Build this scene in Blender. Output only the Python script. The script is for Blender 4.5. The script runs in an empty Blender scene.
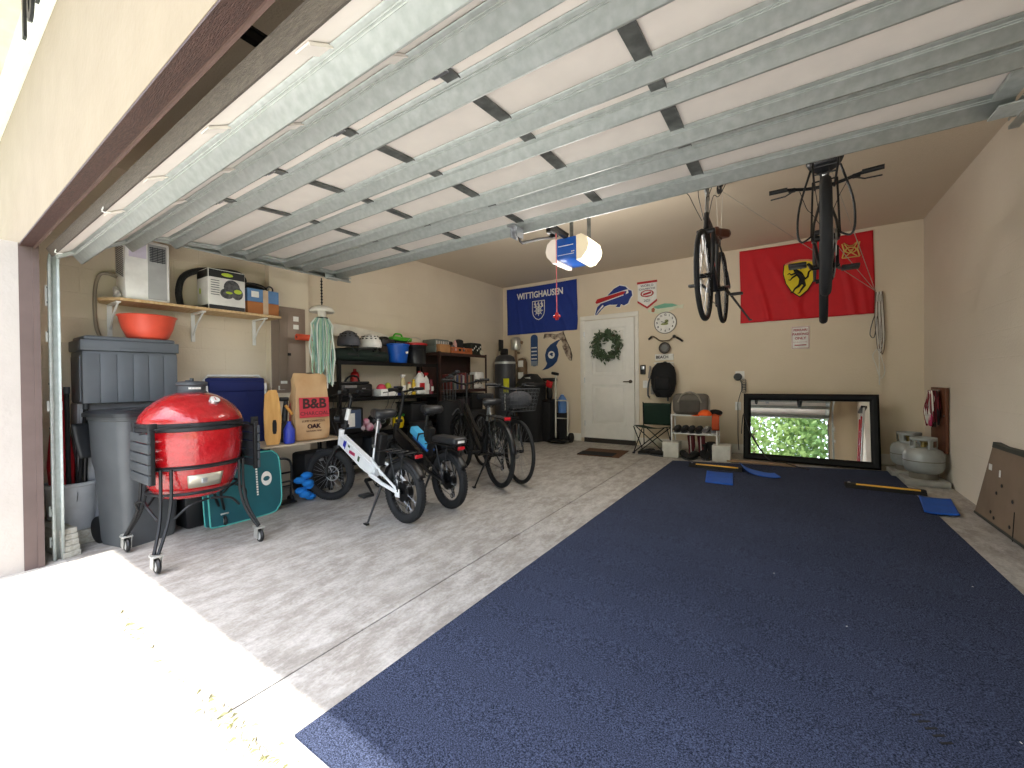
import bpy, bmesh, math, random
from mathutils import Vector, Matrix, Euler
random.seed(7)
PI = math.pi
sc = bpy.context.scene
COL = sc.collection

# ------------------------------------------------------------------ camera
cam_d = bpy.data.cameras.new('camera'); cam = bpy.data.objects.new('camera', cam_d); COL.objects.link(cam)
cam_d.sensor_fit = 'HORIZONTAL'; cam_d.sensor_width = 36.0
cam_d.lens = 36.0 * 410.8 / 1024.0
cam_d.clip_start = 0.02; cam_d.clip_end = 300
def cam_axes(yaw, pitch, roll):
    F = Vector((-math.sin(yaw)*math.cos(pitch), math.cos(yaw)*math.cos(pitch), math.sin(pitch)))
    R = Vector((math.cos(yaw), math.sin(yaw), 0)); U = R.cross(F)
    r = math.cos(roll)*R + math.sin(roll)*U; u = -math.sin(roll)*R + math.cos(roll)*U
    return r, u, F
r_, u_, F_ = cam_axes(*[math.radians(a) for a in (33.918, -0.4596, -0.6226)])
cam.matrix_world = Matrix(((r_.x, u_.x, -F_.x, 0), (r_.y, u_.y, -F_.y, 0), (r_.z, u_.z, -F_.z, 1.08), (0, 0, 0, 1)))
sc.camera = cam

# ------------------------------------------------------------------ light and exposure
sc.view_settings.view_transform = 'Standard'
sc.view_settings.look = 'None'
sc.view_settings.gamma = 1.0
sc.view_settings.use_curve_mapping = False
sc.view_settings.exposure = 1.45
w = bpy.data.worlds.new('sky'); sc.world = w; w.use_nodes = True
nt = w.node_tree; nt.nodes.clear()
sky = nt.nodes.new('ShaderNodeTexSky'); sky.sky_type = 'NISHITA'; sky.sun_disc = False
sky.sun_elevation = math.radians(70); sky.sun_rotation = math.radians(180); sky.dust_density = 2.0; sky.air_density = 1.0
mixw = nt.nodes.new('ShaderNodeMixRGB'); mixw.inputs[0].default_value = 0.55
mixw.inputs[2].default_value = (4.2, 4.3, 4.5, 1)
bg = nt.nodes.new('ShaderNodeBackground'); bg.inputs[1].default_value = 0.42
ow = nt.nodes.new('ShaderNodeOutputWorld')
nt.links.new(sky.outputs[0], mixw.inputs[1]); nt.links.new(mixw.outputs[0], bg.inputs[0]); nt.links.new(bg.outputs[0], ow.inputs[0])
sun_d = bpy.data.lights.new('sun', 'SUN'); sun_d.energy = 3.6; sun_d.angle = math.radians(0.6); sun_d.color = (1.0, 0.965, 0.90)
sun = bpy.data.objects.new('sun', sun_d); COL.objects.link(sun)
sun.rotation_euler = Vector((0.03, 0.2485, -1.0)).to_track_quat('-Z', 'Y').to_euler()

# ------------------------------------------------------------------ materials
def lin(h):
    if isinstance(h, str):
        h = h.lstrip('#'); h = [int(h[i:i+2], 16)/255 for i in (0, 2, 4)]
    return tuple(((c/12.92) if c <= 0.04045 else ((c+0.055)/1.055)**2.4) for c in h) + (1,)
MATS = {}
def mat(name, col, rough=0.6, metal=0.0, var=0.10, scale=9.0, bump=0.0, bscale=60.0, emit=0, col2=None, coat=0, spec=None, stretch=None, alpha=1, trans=0):
    if name in MATS: return MATS[name]
    m = bpy.data.materials.new(name); m.use_nodes = True; n = m.node_tree; b = n.nodes['Principled BSDF']
    c = lin(col)
    tc = n.nodes.new('ShaderNodeTexCoord'); src = tc.outputs['Object']
    if stretch:
        mp = n.nodes.new('ShaderNodeMapping'); mp.inputs['Scale'].default_value = stretch
        n.links.new(src, mp.inputs[0]); src = mp.outputs[0]
    nz = n.nodes.new('ShaderNodeTexNoise'); nz.inputs['Scale'].default_value = scale; nz.inputs['Detail'].default_value = 5
    n.links.new(src, nz.inputs['Vector'])
    cr = n.nodes.new('ShaderNodeValToRGB'); cr.color_ramp.elements[0].position = 0.35; cr.color_ramp.elements[1].position = 0.68
    if col2: a, d = c, lin(col2)
    else: a = tuple(x*(1-var) for x in c[:3])+(1,); d = tuple(min(1, x*(1+var*0.8)) for x in c[:3])+(1,)
    cr.color_ramp.elements[0].color = a; cr.color_ramp.elements[1].color = d
    n.links.new(nz.outputs['Fac'], cr.inputs[0]); n.links.new(cr.outputs[0], b.inputs['Base Color'])
    b.inputs['Roughness'].default_value = rough; b.inputs['Metallic'].default_value = metal
    if coat: b.inputs['Coat Weight'].default_value = coat; b.inputs['Coat Roughness'].default_value = 0.06
    if spec is not None: b.inputs['Specular IOR Level'].default_value = spec
    if trans: b.inputs['Transmission Weight'].default_value = trans
    if emit:
        n.links.new(cr.outputs[0], b.inputs['Emission Color']); b.inputs['Emission Strength'].default_value = emit
    if bump:
        bz = n.nodes.new('ShaderNodeTexNoise'); bz.inputs['Scale'].default_value = bscale; bz.inputs['Detail'].default_value = 3
        n.links.new(src, bz.inputs['Vector'])
        bp = n.nodes.new('ShaderNodeBump'); bp.inputs['Strength'].default_value = bump; bp.inputs['Distance'].default_value = 0.01
        n.links.new(bz.outputs['Fac'], bp.inputs['Height']); n.links.new(bp.outputs[0], b.inputs['Normal'])
    MATS[name] = m; return m

# ------------------------------------------------------------------ mesh builder
class MB:
    def __init__(s): s.v = []; s.f = []; s.mi = []; s.M = Matrix(); s.m = 0
    def add(s, vs, fs, M=None):
        o = len(s.v); T = s.M if M is None else s.M @ M
        s.v += [tuple(T @ Vector(p)) for p in vs]
        s.f += [tuple(o+i for i in f) for f in fs]; s.mi += [s.m]*len(fs); return s
    def box(s, c, d, rot=(0, 0, 0), bev=0, seg=2, taper=None):
        M = Matrix.Translation(c) @ Euler(rot).to_matrix().to_4x4()
        x, y, z = d[0]/2, d[1]/2, d[2]/2
        vs = [(-x,-y,-z),(x,-y,-z),(x,y,-z),(-x,y,-z),(-x,-y,z),(x,-y,z),(x,y,z),(-x,y,z)]
        if taper: vs = [(a*(taper[0] if cc < 0 else 1), b*(taper[1] if cc < 0 else 1), cc) for a, b, cc in vs]
        fs = [(3,2,1,0),(4,5,6,7),(0,1,5,4),(1,2,6,5),(2,3,7,6),(3,0,4,7)]
        if not bev: return s.add(vs, fs, M)
        b = bmesh.new(); bv = [b.verts.new(p) for p in vs]
        for f in fs: b.faces.new([bv[i] for i in f])
        bmesh.ops.bevel(b, geom=b.edges[:], offset=min(bev, x*.98, y*.98, z*.98), segments=seg, affect='EDGES', profile=0.5)
        b.verts.index_update()
        s.add([tuple(p.co) for p in b.verts], [tuple(q.index for q in f.verts) for f in b.faces], M); b.free(); return s
    def tube(s, pts, r, n=8, closed=False, sx=1.0):
        pts = [Vector(p) for p in pts]; N = len(pts)
        rs = r if isinstance(r, (list, tuple)) else [r]*N
        vs = []; fs = []
        up = None
        for i, p in enumerate(pts):
            if closed: t = pts[(i+1) % N]-pts[i-1]
            else: t = pts[min(i+1, N-1)]-pts[max(i-1, 0)]
            if t.length < 1e-9: t = Vector((0, 0, 1))
            t.normalize()
            if up is None:
                up = Vector((0, 0, 1)) if abs(t.z) < .9 else Vector((0, 1, 0))
            a = t.cross(up)
            if a.length < 1e-6: a = t.orthogonal()
            a.normalize(); b = a.cross(t); up = b
            for k in range(n):
                q = 2*PI*k/n; vs.append(tuple(p + a*math.cos(q)*rs[i]*sx + b*math.sin(q)*rs[i]))
        R = N if closed else N-1
        for i in range(R):
            j = (i+1) % N
            for k in range(n):
                l = (k+1) % n; fs.append((i*n+k, i*n+l, j*n+l, j*n+k))
        if not closed:
            fs.append(tuple(reversed(range(n)))); fs.append(tuple((N-1)*n+k for k in range(n)))
        return s.add(vs, fs)
    def cyl(s, a, b, r, r2=None, n=16): return s.tube([a, b], [r, r if r2 is None else r2], n)
    def lathe(s, prof, n=28, c=(0, 0, 0), rot=(0, 0, 0), sc=(1, 1, 1), caps=True):
        M = Matrix.Translation(c) @ Euler(rot).to_matrix().to_4x4() @ Matrix.Diagonal((*sc, 1))
        vs = []; fs = []
        for (r, z) in prof:
            for k in range(n): q = 2*PI*k/n; vs.append((r*math.cos(q), r*math.sin(q), z))
        for i in range(len(prof)-1):
            for k in range(n):
                l = (k+1) % n; fs.append((i*n+k, i*n+l, (i+1)*n+l, (i+1)*n+k))
        if caps:
            if prof[0][0] > 1e-5: fs.append(tuple(reversed(range(n))))
            if prof[-1][0] > 1e-5: fs.append(tuple((len(prof)-1)*n+k for k in range(n)))
        return s.add(vs, fs, M)
    def sph(s, c, r, n=14, rot=(0, 0, 0), zmin=-1):
        if not isinstance(r, (tuple, list)): r = (r, r, r)
        a0 = math.asin(zmin) if zmin > -1 else -PI/2
        m = max(4, n//2); prof = [(max(1e-4, math.cos(a0+(PI/2-a0)*i/m)), math.sin(a0+(PI/2-a0)*i/m)) for i in range(m+1)]
        return s.lathe(prof, n, c, rot, r)
    def torus(s, c, R, r, rot=(0, 0, 0), n=40, m=10, sx=1.0, squash=1.0):
        M = Matrix.Translation(c) @ Euler(rot).to_matrix().to_4x4(); vs = []; fs = []
        for i in range(n):
            a = 2*PI*i/n
            for j in range(m):
                b = 2*PI*j/m; q = R + r*math.cos(b); vs.append((q*math.cos(a)*sx, q*math.sin(a), r*math.sin(b)*squash))
        for i in range(n):
            for j in range(m):
                k = (i+1) % n; l = (j+1) % m; fs.append((i*m+j, k*m+j, k*m+l, i*m+l))
        return s.add(vs, fs, M)
    def prism(s, pts, h, c=(0, 0, 0), rot=(0, 0, 0)):
        """outline in local XY, extruded along local +Z"""
        M = Matrix.Translation(c) @ Euler(rot).to_matrix().to_4x4(); n = len(pts)
        A = sum(pts[i][0]*pts[(i+1) % n][1]-pts[(i+1) % n][0]*pts[i][1] for i in range(n))
        if A < 0: pts = pts[::-1]
        vs = [(p[0], p[1], 0) for p in pts]+[(p[0], p[1], h) for p in pts]
        fs = [tuple(reversed(range(n))), tuple(range(n, 2*n))]+[(i, (i+1) % n, n+(i+1) % n, n+i) for i in range(n)]
        return s.add(vs, fs, M)
    def sheet(s, fn, nu, nv, th=0.0):
        vs = [tuple(fn(i/nu, j/nv)) for j in range(nv+1) for i in range(nu+1)]
        fs = [(j*(nu+1)+i, j*(nu+1)+i+1, (j+1)*(nu+1)+i+1, (j+1)*(nu+1)+i) for j in range(nv) for i in range(nu)]
        return s.add(vs, fs)
    def text(s, txt, size, c, rot=(0, 0, 0), ext=0.001, align='CENTER', sx=1.0, bold=0.0):
        cu = bpy.data.curves.new('t', 'FONT'); cu.body = txt; cu.size = size; cu.extrude = ext; cu.align_x = align; cu.align_y = 'CENTER'
        cu.offset = bold; cu.resolution_u = 3
        o = bpy.data.objects.new('t', cu); me = bpy.data.meshes.new_from_object(o)
        M = Matrix.Translation(c) @ Euler(rot).to_matrix().to_4x4() @ Matrix.Diagonal((sx, 1, 1, 1))
        s.add([tuple(v.co) for v in me.vertices], [tuple(p.vertices) for p in me.polygons], M)
        bpy.data.objects.remove(o); bpy.data.curves.remove(cu); bpy.data.meshes.remove(me); return s
    def quadstrip(s): pass
    def build(s, name, mats, parent=None, smooth=40, solid=0):
        me = bpy.data.meshes.new(name); me.from_pydata(s.v, [], s.f)
        if not isinstance(mats, (list, tuple)): mats = [mats]
        for m in mats: me.materials.append(m)
        me.polygons.foreach_set('material_index', s.mi)
        me.update()
        if smooth:
            me.shade_smooth(); me.set_sharp_from_angle(angle=math.radians(smooth))
        o = bpy.data.objects.new(name, me); COL.objects.link(o)
        if parent is not None: o.parent = parent
        if solid:
            md = o.modifiers.new('thick', 'SOLIDIFY'); md.thickness = solid; md.offset = 0
        return o

def tag(o, label, cat, group=None, kind=None):
    o['label'] = label; o['category'] = cat
    if group: o['group'] = group
    if kind: o['kind'] = kind
    return o
def thing(name, label, cat, loc=(0, 0, 0), rz=0, group=None, rot=None):
    o = bpy.data.objects.new(name, None); COL.objects.link(o); o.empty_display_size = 0.05
    o.location = loc; o.rotation_euler = rot if rot else (0, 0, rz)
    return tag(o, label, cat, group)
def struct(o): o['kind'] = 'structure'; return o
def dup(root, loc=None, rz=None, label=None, group=None):
    rr = root.copy(); COL.objects.link(rr)
    if loc is not None: rr.location = loc
    if rz is not None: rr.rotation_euler = (0, 0, rz)
    if label: rr['label'] = label
    if group: rr['group'] = group
    for ch in list(root.children):
        c = ch.copy(); COL.objects.link(c); c.parent = rr
        for g in ch.children:
            d = g.copy(); COL.objects.link(d); d.parent = c
    return rr
def single(name, mb, m, label, cat, loc=(0, 0, 0), rz=0, rot=None, group=None, smooth=40, solid=0, kind=None):
    o = mb.build(name, m, None, smooth, solid); o.location = loc; o.rotation_euler = rot if rot else (0, 0, rz)
    return tag(o, label, cat, group, kind)

YB, XR, XL, ZC = 6.73, 1.33, -4.72, 2.93      # back wall, right wall, left wall, ceiling
S = 0.0175
def gz(y): return -S*(YB-y)                    # the slab falls towards the door
def arc(c, r, a0, a1, n, ax='xz'):
    out = []
    for i in range(n+1):
        a = a0+(a1-a0)*i/n
        if ax == 'xz': out.append((c[0]+r*math.cos(a), c[1], c[2]+r*math.sin(a)))
        elif ax == 'yz': out.append((c[0], c[1]+r*math.cos(a), c[2]+r*math.sin(a)))
        else: out.append((c[0]+r*math.cos(a), c[1]+r*math.sin(a), c[2]))
    return out
def smoothpath(pts, k=6):
    P = [Vector(p) for p in pts]; out = []
    for i in range(len(P)-1):
        p0 = P[max(i-1, 0)]; p1 = P[i]; p2 = P[i+1]; p3 = P[min(i+2, len(P)-1)]
        for j in range(k):
            t = j/k
            out.append(0.5*((2*p1)+(-p0+p2)*t+(2*p0-5*p1+4*p2-p3)*t*t+(-p0+3*p1-3*p2+p3)*t**3))
    out.append(P[-1]); return [tuple(p) for p in out]
def rrect(w, h, r, n=5):
    out = []
    for cx, cy, a in ((w/2-r, h/2-r, 0), (-w/2+r, h/2-r, PI/2), (-w/2+r, -h/2+r, PI), (w/2-r, -h/2+r, 3*PI/2)):
        for i in range(n+1): q = a+PI/2*i/n; out.append((cx+r*math.cos(q), cy+r*math.sin(q)))
    return out

# common materials
BLK = mat('black_plastic', '#0d0e10', 0.45); BLKM = mat('black_matte', '#0a0a0c', 0.8); RUB = mat('black_rubber', '#161719', 0.8, bump=0.3, bscale=120)
DKM = mat('black_steel', '#0e0f11', 0.38, 0.5); STEEL = mat('bright_steel', '#b9bcc0', 0.32, 0.9); CHR = mat('chrome', '#d4d6d8', 0.18, 1.0)
WHT = mat('white_plastic', '#e9e8e4', 0.45); WHM = mat('white_metal', '#e4e4e0', 0.4); GRYP = mat('grey_plastic', '#8d8f93', 0.55)
DGR = mat('dark_grey_plastic', '#3d4146', 0.5); REDP = mat('red_plastic', '#b3161b', 0.4); BLUP = mat('blue_plastic', '#1456b0', 0.45)
WOODL = mat('pale_pine', '#cfb187', 0.6, col2='#b8935f', scale=6, stretch=(1, 8, 8)); CARD = mat('cardboard', '#a97b4f', 0.85); PAPER = mat('white_paper', '#e8e6df', 0.8)
SPK = mat('spoke_wire', '#9fa2a6', 0.35, 0.8)
# ================================================================== room materials
def wall_mat(name, col, col2, joint=True, axis='YZ', jcol=None, strength=0.5):
    m = mat(name, col, 0.9, col2=col2, scale=1.6, bump=0.25, bscale=55)
    if joint:
        n = m.node_tree; b = n.nodes['Principled BSDF']
        tc = n.nodes.new('ShaderNodeTexCoord'); sp = n.nodes.new('ShaderNodeSeparateXYZ'); cb = n.nodes.new('ShaderNodeCombineXYZ')
        n.links.new(tc.outputs['Object'], sp.inputs[0]); n.links.new(sp.outputs['Y' if axis == 'YZ' else 'X'], cb.inputs[0]); n.links.new(sp.outputs['Z'], cb.inputs[1])
        br = n.nodes.new('ShaderNodeTexBrick'); br.inputs['Scale'].default_value = 1.0; br.inputs['Brick Width'].default_value = 0.406
        br.inputs['Row Height'].default_value = 0.203; br.inputs['Mortar Size'].default_value = 0.006; br.inputs['Mortar Smooth'].default_value = 0.8
        br.inputs['Color1'].default_value = (1, 1, 1, 1); br.inputs['Color2'].default_value = (1, 1, 1, 1); br.inputs['Mortar'].default_value = (0, 0, 0, 1)
        n.links.new(cb.outputs[0], br.inputs['Vector'])
        bp = n.nodes.new('ShaderNodeBump'); bp.inputs['Strength'].default_value = strength; bp.inputs['Distance'].default_value = 0.004
        old = [x for x in n.nodes if x.type == 'BUMP' and x != bp][0]
        n.links.new(br.outputs['Color'], bp.inputs['Height']); n.links.new(old.outputs[0], bp.inputs['Normal']); n.links.new(bp.outputs[0], b.inputs['Normal'])
    return m
WL = wall_mat('painted_block_left', '#d3c5ae', '#d9ccb6', True, 'YZ')
WR = wall_mat('painted_block_right', '#dbd0be', '#e0d5c4', True, 'YZ', strength=0.22)
WB = wall_mat('painted_drywall', '#d9cab1', '#dfd0b8', False)
WF = wall_mat('painted_block_front', '#d6c4a6', '#dccbae', True, 'XZ')
CE = mat('ceiling_paint', '#cfc1ab', 0.9, col2='#d3c5af', scale=1.2, bump=0.4, bscale=90)
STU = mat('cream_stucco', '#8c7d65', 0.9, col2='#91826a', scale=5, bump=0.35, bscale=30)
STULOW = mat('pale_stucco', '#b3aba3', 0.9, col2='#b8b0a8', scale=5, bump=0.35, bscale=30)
TRW = mat('white_trim_paint', '#e6e2d8', 0.55, var=0.04)
BRN = mat('brown_woodgrain_vinyl', '#3a211b', 0.55, col2='#573a31', scale=22, stretch=(1.2, 14, 14), bump=0.9, bscale=40)

def concrete(name, c1, c2, c3):
    m = bpy.data.materials.new(name); m.use_nodes = True; n = m.node_tree; b = n.nodes['Principled BSDF']
    tc = n.nodes.new('ShaderNodeTexCoord')
    def noise(s, det=6, st=(1, 1, 1), rgh=0.6):
        mp = n.nodes.new('ShaderNodeMapping'); mp.inputs['Scale'].default_value = st; n.links.new(tc.outputs['Object'], mp.inputs[0])
        z = n.nodes.new('ShaderNodeTexNoise'); z.inputs['Scale'].default_value = s; z.inputs['Detail'].default_value = det; z.inputs['Roughness'].default_value = rgh
        n.links.new(mp.outputs[0], z.inputs['Vector']); return z
    a = noise(2.2, 8, (1, 1, 1), .68); d = noise(7, 8, (1.9, 0.8, 1), .75); e = noise(60, 4)
    r1 = n.nodes.new('ShaderNodeValToRGB'); r1.color_ramp.elements[0].position = .36; r1.color_ramp.elements[1].position = .64
    r1.color_ramp.elements[0].color = lin(c1); r1.color_ramp.elements[1].color = lin(c2); n.links.new(a.outputs['Fac'], r1.inputs[0])
    r2 = n.nodes.new('ShaderNodeValToRGB'); r2.color_ramp.elements[0].position = .42; r2.color_ramp.elements[1].position = .62; n.links.new(d.outputs['Fac'], r2.inputs[0])
    mx = n.nodes.new('ShaderNodeMixRGB'); n.links.new(r2.outputs[0], mx.inputs[0]); mx.inputs[2].default_value = lin(c3); n.links.new(r1.outputs[0], mx.inputs[1])
    ml = n.nodes.new('ShaderNodeMixRGB'); ml.blend_type = 'MULTIPLY'; ml.inputs[0].default_value = .45
    r3 = n.nodes.new('ShaderNodeValToRGB'); r3.color_ramp.elements[0].position = .3; r3.color_ramp.elements[1].position = .6; r3.color_ramp.elements[0].color = (.55, .55, .55, 1)
    n.links.new(e.outputs['Fac'], r3.inputs[0]); n.links.new(mx.outputs[0], ml.inputs[1]); n.links.new(r3.outputs[0], ml.inputs[2])
    n.links.new(ml.outputs[0], b.inputs['Base Color']); b.inputs['Roughness'].default_value = .72
    bp = n.nodes.new('ShaderNodeBump'); bp.inputs['Strength'].default_value = .12; bp.inputs['Distance'].default_value = .01; n.links.new(e.outputs['Fac'], bp.inputs['Height']); n.links.new(bp.outputs[0], b.inputs['Normal'])
    return m
CONC = concrete('slab_concrete', '#918b83', '#a9a49c', '#bdb9b3')
DRV = concrete('driveway_concrete', '#bcb8b0', '#c6c2bb', '#ccc8c1')
JNT = mat('joint_dark', '#4a4540', 0.9)

# ================================================================== room shell
def slab(name, x0, x1, y0, y1, m, drop=0.0, th=0.12, z0=None, z1=None):
    za = gz(y0)-drop if z0 is None else z0; zb = gz(y1)-drop if z1 is None else z1
    mb = MB(); mb.add([(x0,y0,za),(x1,y0,za),(x1,y1,zb),(x0,y1,zb),(x0,y0,za-th),(x1,y0,za-th),(x1,y1,zb-th),(x0,y1,zb-th)],
        [(0,1,2,3),(7,6,5,4),(0,4,5,1),(1,5,6,2),(2,6,7,3),(3,7,4,0)])
    return struct(mb.build(name, m, None, 0))
fl = MB()
def quadbox(mb, x0, x1, y0, y1, th=0.15):
    za, zb = gz(y0), gz(y1)
    mb.add([(x0,y0,za),(x1,y0,za),(x1,y1,zb),(x0,y1,zb),(x0,y0,za-th),(x1,y0,za-th),(x1,y1,zb-th),(x0,y1,zb-th)],
        [(0,1,2,3),(7,6,5,4),(0,4,5,1),(1,5,6,2),(2,6,7,3),(3,7,4,0)])
quadbox(fl, XL-.2, -1.688, .61, YB+.1); quadbox(fl, -1.680, XR+.2, .61, YB+.1); fl.m = 1
za, zb = gz(.61)-.008, gz(YB)-.008
fl.add([(-1.69,.61,za),(-1.678,.61,za),(-1.678,YB,zb),(-1.69,YB,zb)], [(0,1,2,3)])
struct(fl.build('floor', [CONC, JNT], None, 0))
slab('driveway', -7.6, 4.0, -9.0, .6095, DRV, z0=-.34, z1=gz(.6)-.0005)
slab('street', -30, 30, -16, -9.0, mat('asphalt', '#6b6a68', .9, bump=.3), z0=-.42, z1=-.38)
GRS = mat('lawn_grass', '#5c7a33', .9, col2='#7d9a48', scale=4, bump=1, bscale=80)
slab('lawn', -30, 30, -40, -16, GRS, z0=-.3, z1=-.36)
slab('lawn', -30, -7.6, -9.0, 2.4, GRS, z0=-.42, z1=-.2)
slab('lawn', 4.0, 30, -9.0, 2.4, GRS, z0=-.42, z1=-.2)

def wbox(name, x0, x1, y0, y1, z0, z1, m, parent=None, bev=0):
    mb = MB(); mb.box(((x0+x1)/2, (y0+y1)/2, (z0+z1)/2), (x1-x0, y1-y0, z1-z0), bev=bev); o = mb.build(name, m, parent, 40 if bev else 0)
    if parent is None: struct(o)
    return o
wbox('wall_back', XL-.2, XR+.2, YB, YB+.15, -.3, ZC+.12, WB)
wbox('wall_left', XL-.2, XL, .51, YB, -.3, ZC+.12, WL)
wbox('wall_right', XR, XR+.2, .51, YB, -.3, ZC+.12, WR)
wbox('ceiling', XL-.2, XR+.2, .51, YB+.15, ZC, ZC+.12, CE)
OL, OR_, ZH = -4.09, .79, 2.0
# front wall: block on the inside, stucco outside
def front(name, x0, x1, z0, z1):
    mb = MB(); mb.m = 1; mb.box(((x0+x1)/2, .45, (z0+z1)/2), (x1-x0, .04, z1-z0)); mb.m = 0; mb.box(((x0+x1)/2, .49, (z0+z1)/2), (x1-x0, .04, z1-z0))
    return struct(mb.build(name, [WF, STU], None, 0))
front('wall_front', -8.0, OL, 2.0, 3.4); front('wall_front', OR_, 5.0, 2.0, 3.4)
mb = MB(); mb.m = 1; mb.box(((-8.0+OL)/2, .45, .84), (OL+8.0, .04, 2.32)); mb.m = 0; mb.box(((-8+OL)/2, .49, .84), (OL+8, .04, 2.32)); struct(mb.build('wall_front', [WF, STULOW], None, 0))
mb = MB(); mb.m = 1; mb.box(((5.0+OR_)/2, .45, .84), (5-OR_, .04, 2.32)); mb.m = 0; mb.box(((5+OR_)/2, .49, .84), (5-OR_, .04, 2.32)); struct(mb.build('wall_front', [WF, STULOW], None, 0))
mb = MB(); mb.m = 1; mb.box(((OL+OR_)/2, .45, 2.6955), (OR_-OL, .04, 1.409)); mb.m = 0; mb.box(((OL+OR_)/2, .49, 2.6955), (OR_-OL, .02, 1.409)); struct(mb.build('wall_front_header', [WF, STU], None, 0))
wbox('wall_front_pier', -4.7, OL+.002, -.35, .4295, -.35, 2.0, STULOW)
# brown trim around the opening
BRJ = mat('brown_jamb_paint', '#5a4a45', .6, col2='#63524d', scale=6)
wbox('trim_1', OL, OR_, .431, .500, 1.982, 1.99, BRN)
wbox('trim_1', OL, OR_, .490, .500, 1.974, 1.982, mat('tan_stop', '#5f4a42', .6))
wbox('trim_2', OL-.004, OL+.012, .428, .513, gz(.4)-.02, 2.0, BRJ)
wbox('trim_2', OR_-.012, OR_+.004, .428, .513, gz(.4)-.02, 2.0, BRJ)
wbox('trim_2', OL-.004, OL+.022, .485, .515, gz(.4)-.02, 2.0, BRJ)
# white frieze band and soffit outside
wbox('trim_3', -8, 5, .405, .43, 2.885, 3.2, TRW)
wbox('soffit', -8, 5, .01, .43, 3.2, 3.24, mat('soffit_paint', '#cbbfb0', .8))
# back wall furniture of the room
wbox('trim_4', XL, XR, YB-.03, YB, -.13, 0.0, mat('curb_concrete', '#9a9690', .85, bump=.2))
def baseb(name, x0, x1): 
    mb = MB(); mb.prism([(0, 0), (.018, 0), (.018, .11), (.012, .128), (0, .132)], x1-x0, (x0, YB, 0), (PI/2, 0, PI/2)); 
    return mb
for nm, x0, x1 in (('baseboard_back', XL, -3.05), ('baseboard_back', -2.02, XR)):
    mb = MB(); mb.box(((x0+x1)/2, YB-.009, .066), (x1-x0, .018, .132), bev=.005); struct(mb.build(nm, TRW))
mb = MB()
mb.m = 0
for pts in (((-3.05, -2.965), 0), ((-2.085, -2.02), 1)):
    a, b_ = pts[0]; mb.box(((a+b_)/2, YB-.012, 1.09), (b_-a, .024, 2.05), bev=.006)
mb.box((-2.535, YB-.012, 2.155), (1.03, .024, .08), bev=.006)
struct(mb.build('trim_5', TRW))
wbox('trim_6', -2.97, -2.08, YB-.06, YB, -.02, .075, mat('threshold_dark', '#2c2622', .6))
dr = bpy.data.objects.new('door_1', None); COL.objects.link(dr); dr.location = (-2.525, YB, 0.075); struct(dr)
DW = mat('door_white', '#e9e7e0', .45, var=.03)
mb = MB(); W, Hh = .87, 2.03
xs = [-W/2, -W/2+.13, W/2-.13, W/2]; zs = [0, .23, .93, 1.08, 1.89, Hh]
for i in range(3):
    for j in range(5):
        inner = (i == 1 and j in (1, 3))
        x0, x1, z0, z1 = xs[i], xs[i+1], zs[j], zs[j+1]
        if not inner: mb.box(((x0+x1)/2, -.02, (z0+z1)/2), (x1-x0, .03, z1-z0))
        else:
            mb.box(((x0+x1)/2, -.010, (z0+z1)/2), (x1-x0, .02, z1-z0))
            t = .016
            mb.box(((x0+x1)/2, -.026, z0+t/2), (x1-x0, .014, t), bev=.004); mb.box(((x0+x1)/2, -.026, z1-t/2), (x1-x0, .014, t), bev=.004)
            mb.box((x0+t/2, -.026, (z0+z1)/2), (t, .014, z1-z0), bev=.004); mb.box((x1-t/2, -.026, (z0+z1)/2), (t, .014, z1-z0), bev=.004)
            mb.box(((x0+x1)/2, -.020, (z0+z1)/2), (x1-x0-.13, .012, z1-z0-.13), bev=.005)
mb.build('door_panel', DW, dr)
hd = MB(); hd.cyl((W/2-.06, -.035, .97), (W/2-.06, -.055, .97), .028); hd.cyl((W/2-.06, -.05, .97), (W/2-.06, -.085, .97), .011)
hd.box((W/2-.11, -.082, .97), (.12, .014, .018), bev=.006); hd.build('door_handle', mat('bronze_handle', '#5b5247', .35, .8), dr)
hg = MB()
for z in (.25, 1.0, 1.8): hg.cyl((-W/2-.004, -.04, z-.045), (-W/2-.004, -.04, z+.045), .007, n=8)
hg.build('hinge', STEEL, dr)

# electric panel chase on the left wall
wbox('wall_left_chase', XL, -4.63, 2.225, 2.655, -.2, ZC, mat('painted_chase', '#d9ccb5', .9, col2='#ddd0ba', scale=2, bump=.2))
ep = thing('breaker_box', 'tall grey brown steel breaker cabinet on the left wall right of the pine shelf', 'breaker box', (-4.63, 2.43, 1.0))
EPM = mat('taupe_enamel', '#8b7a6c', .45, .2, var=.04)
mb = MB(); mb.box((.008, -.01, .45), (.016, .375, .95), bev=.004); mb.build('cabinet_front', EPM, ep)
mb = MB(); mb.box((.022, .01, .44), (.013, .26, .86), bev=.004); mb.box((.03, -.035, .44), (.004, .004, .8)); mb.build('door', EPM, ep)
mb = MB(); mb.box((.034, -.02, .40), (.012, .035, .03), bev=.003); mb.build('latch', BLK, ep)
for c_, d_ in (((.032, .06, .80), (.003, .06, .055)), ((.032, .06, .71), (.003, .06, .05)), ((.02, -.1, .03), (.004, .07, .045)), ((.032, -.08, .09), (.003, .07, .03)), ((.02, 0, .03), (.004, .07, .04))):
    mb = MB(); mb.box(c_, d_); mb.build('sticker', PAPER, ep)

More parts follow.
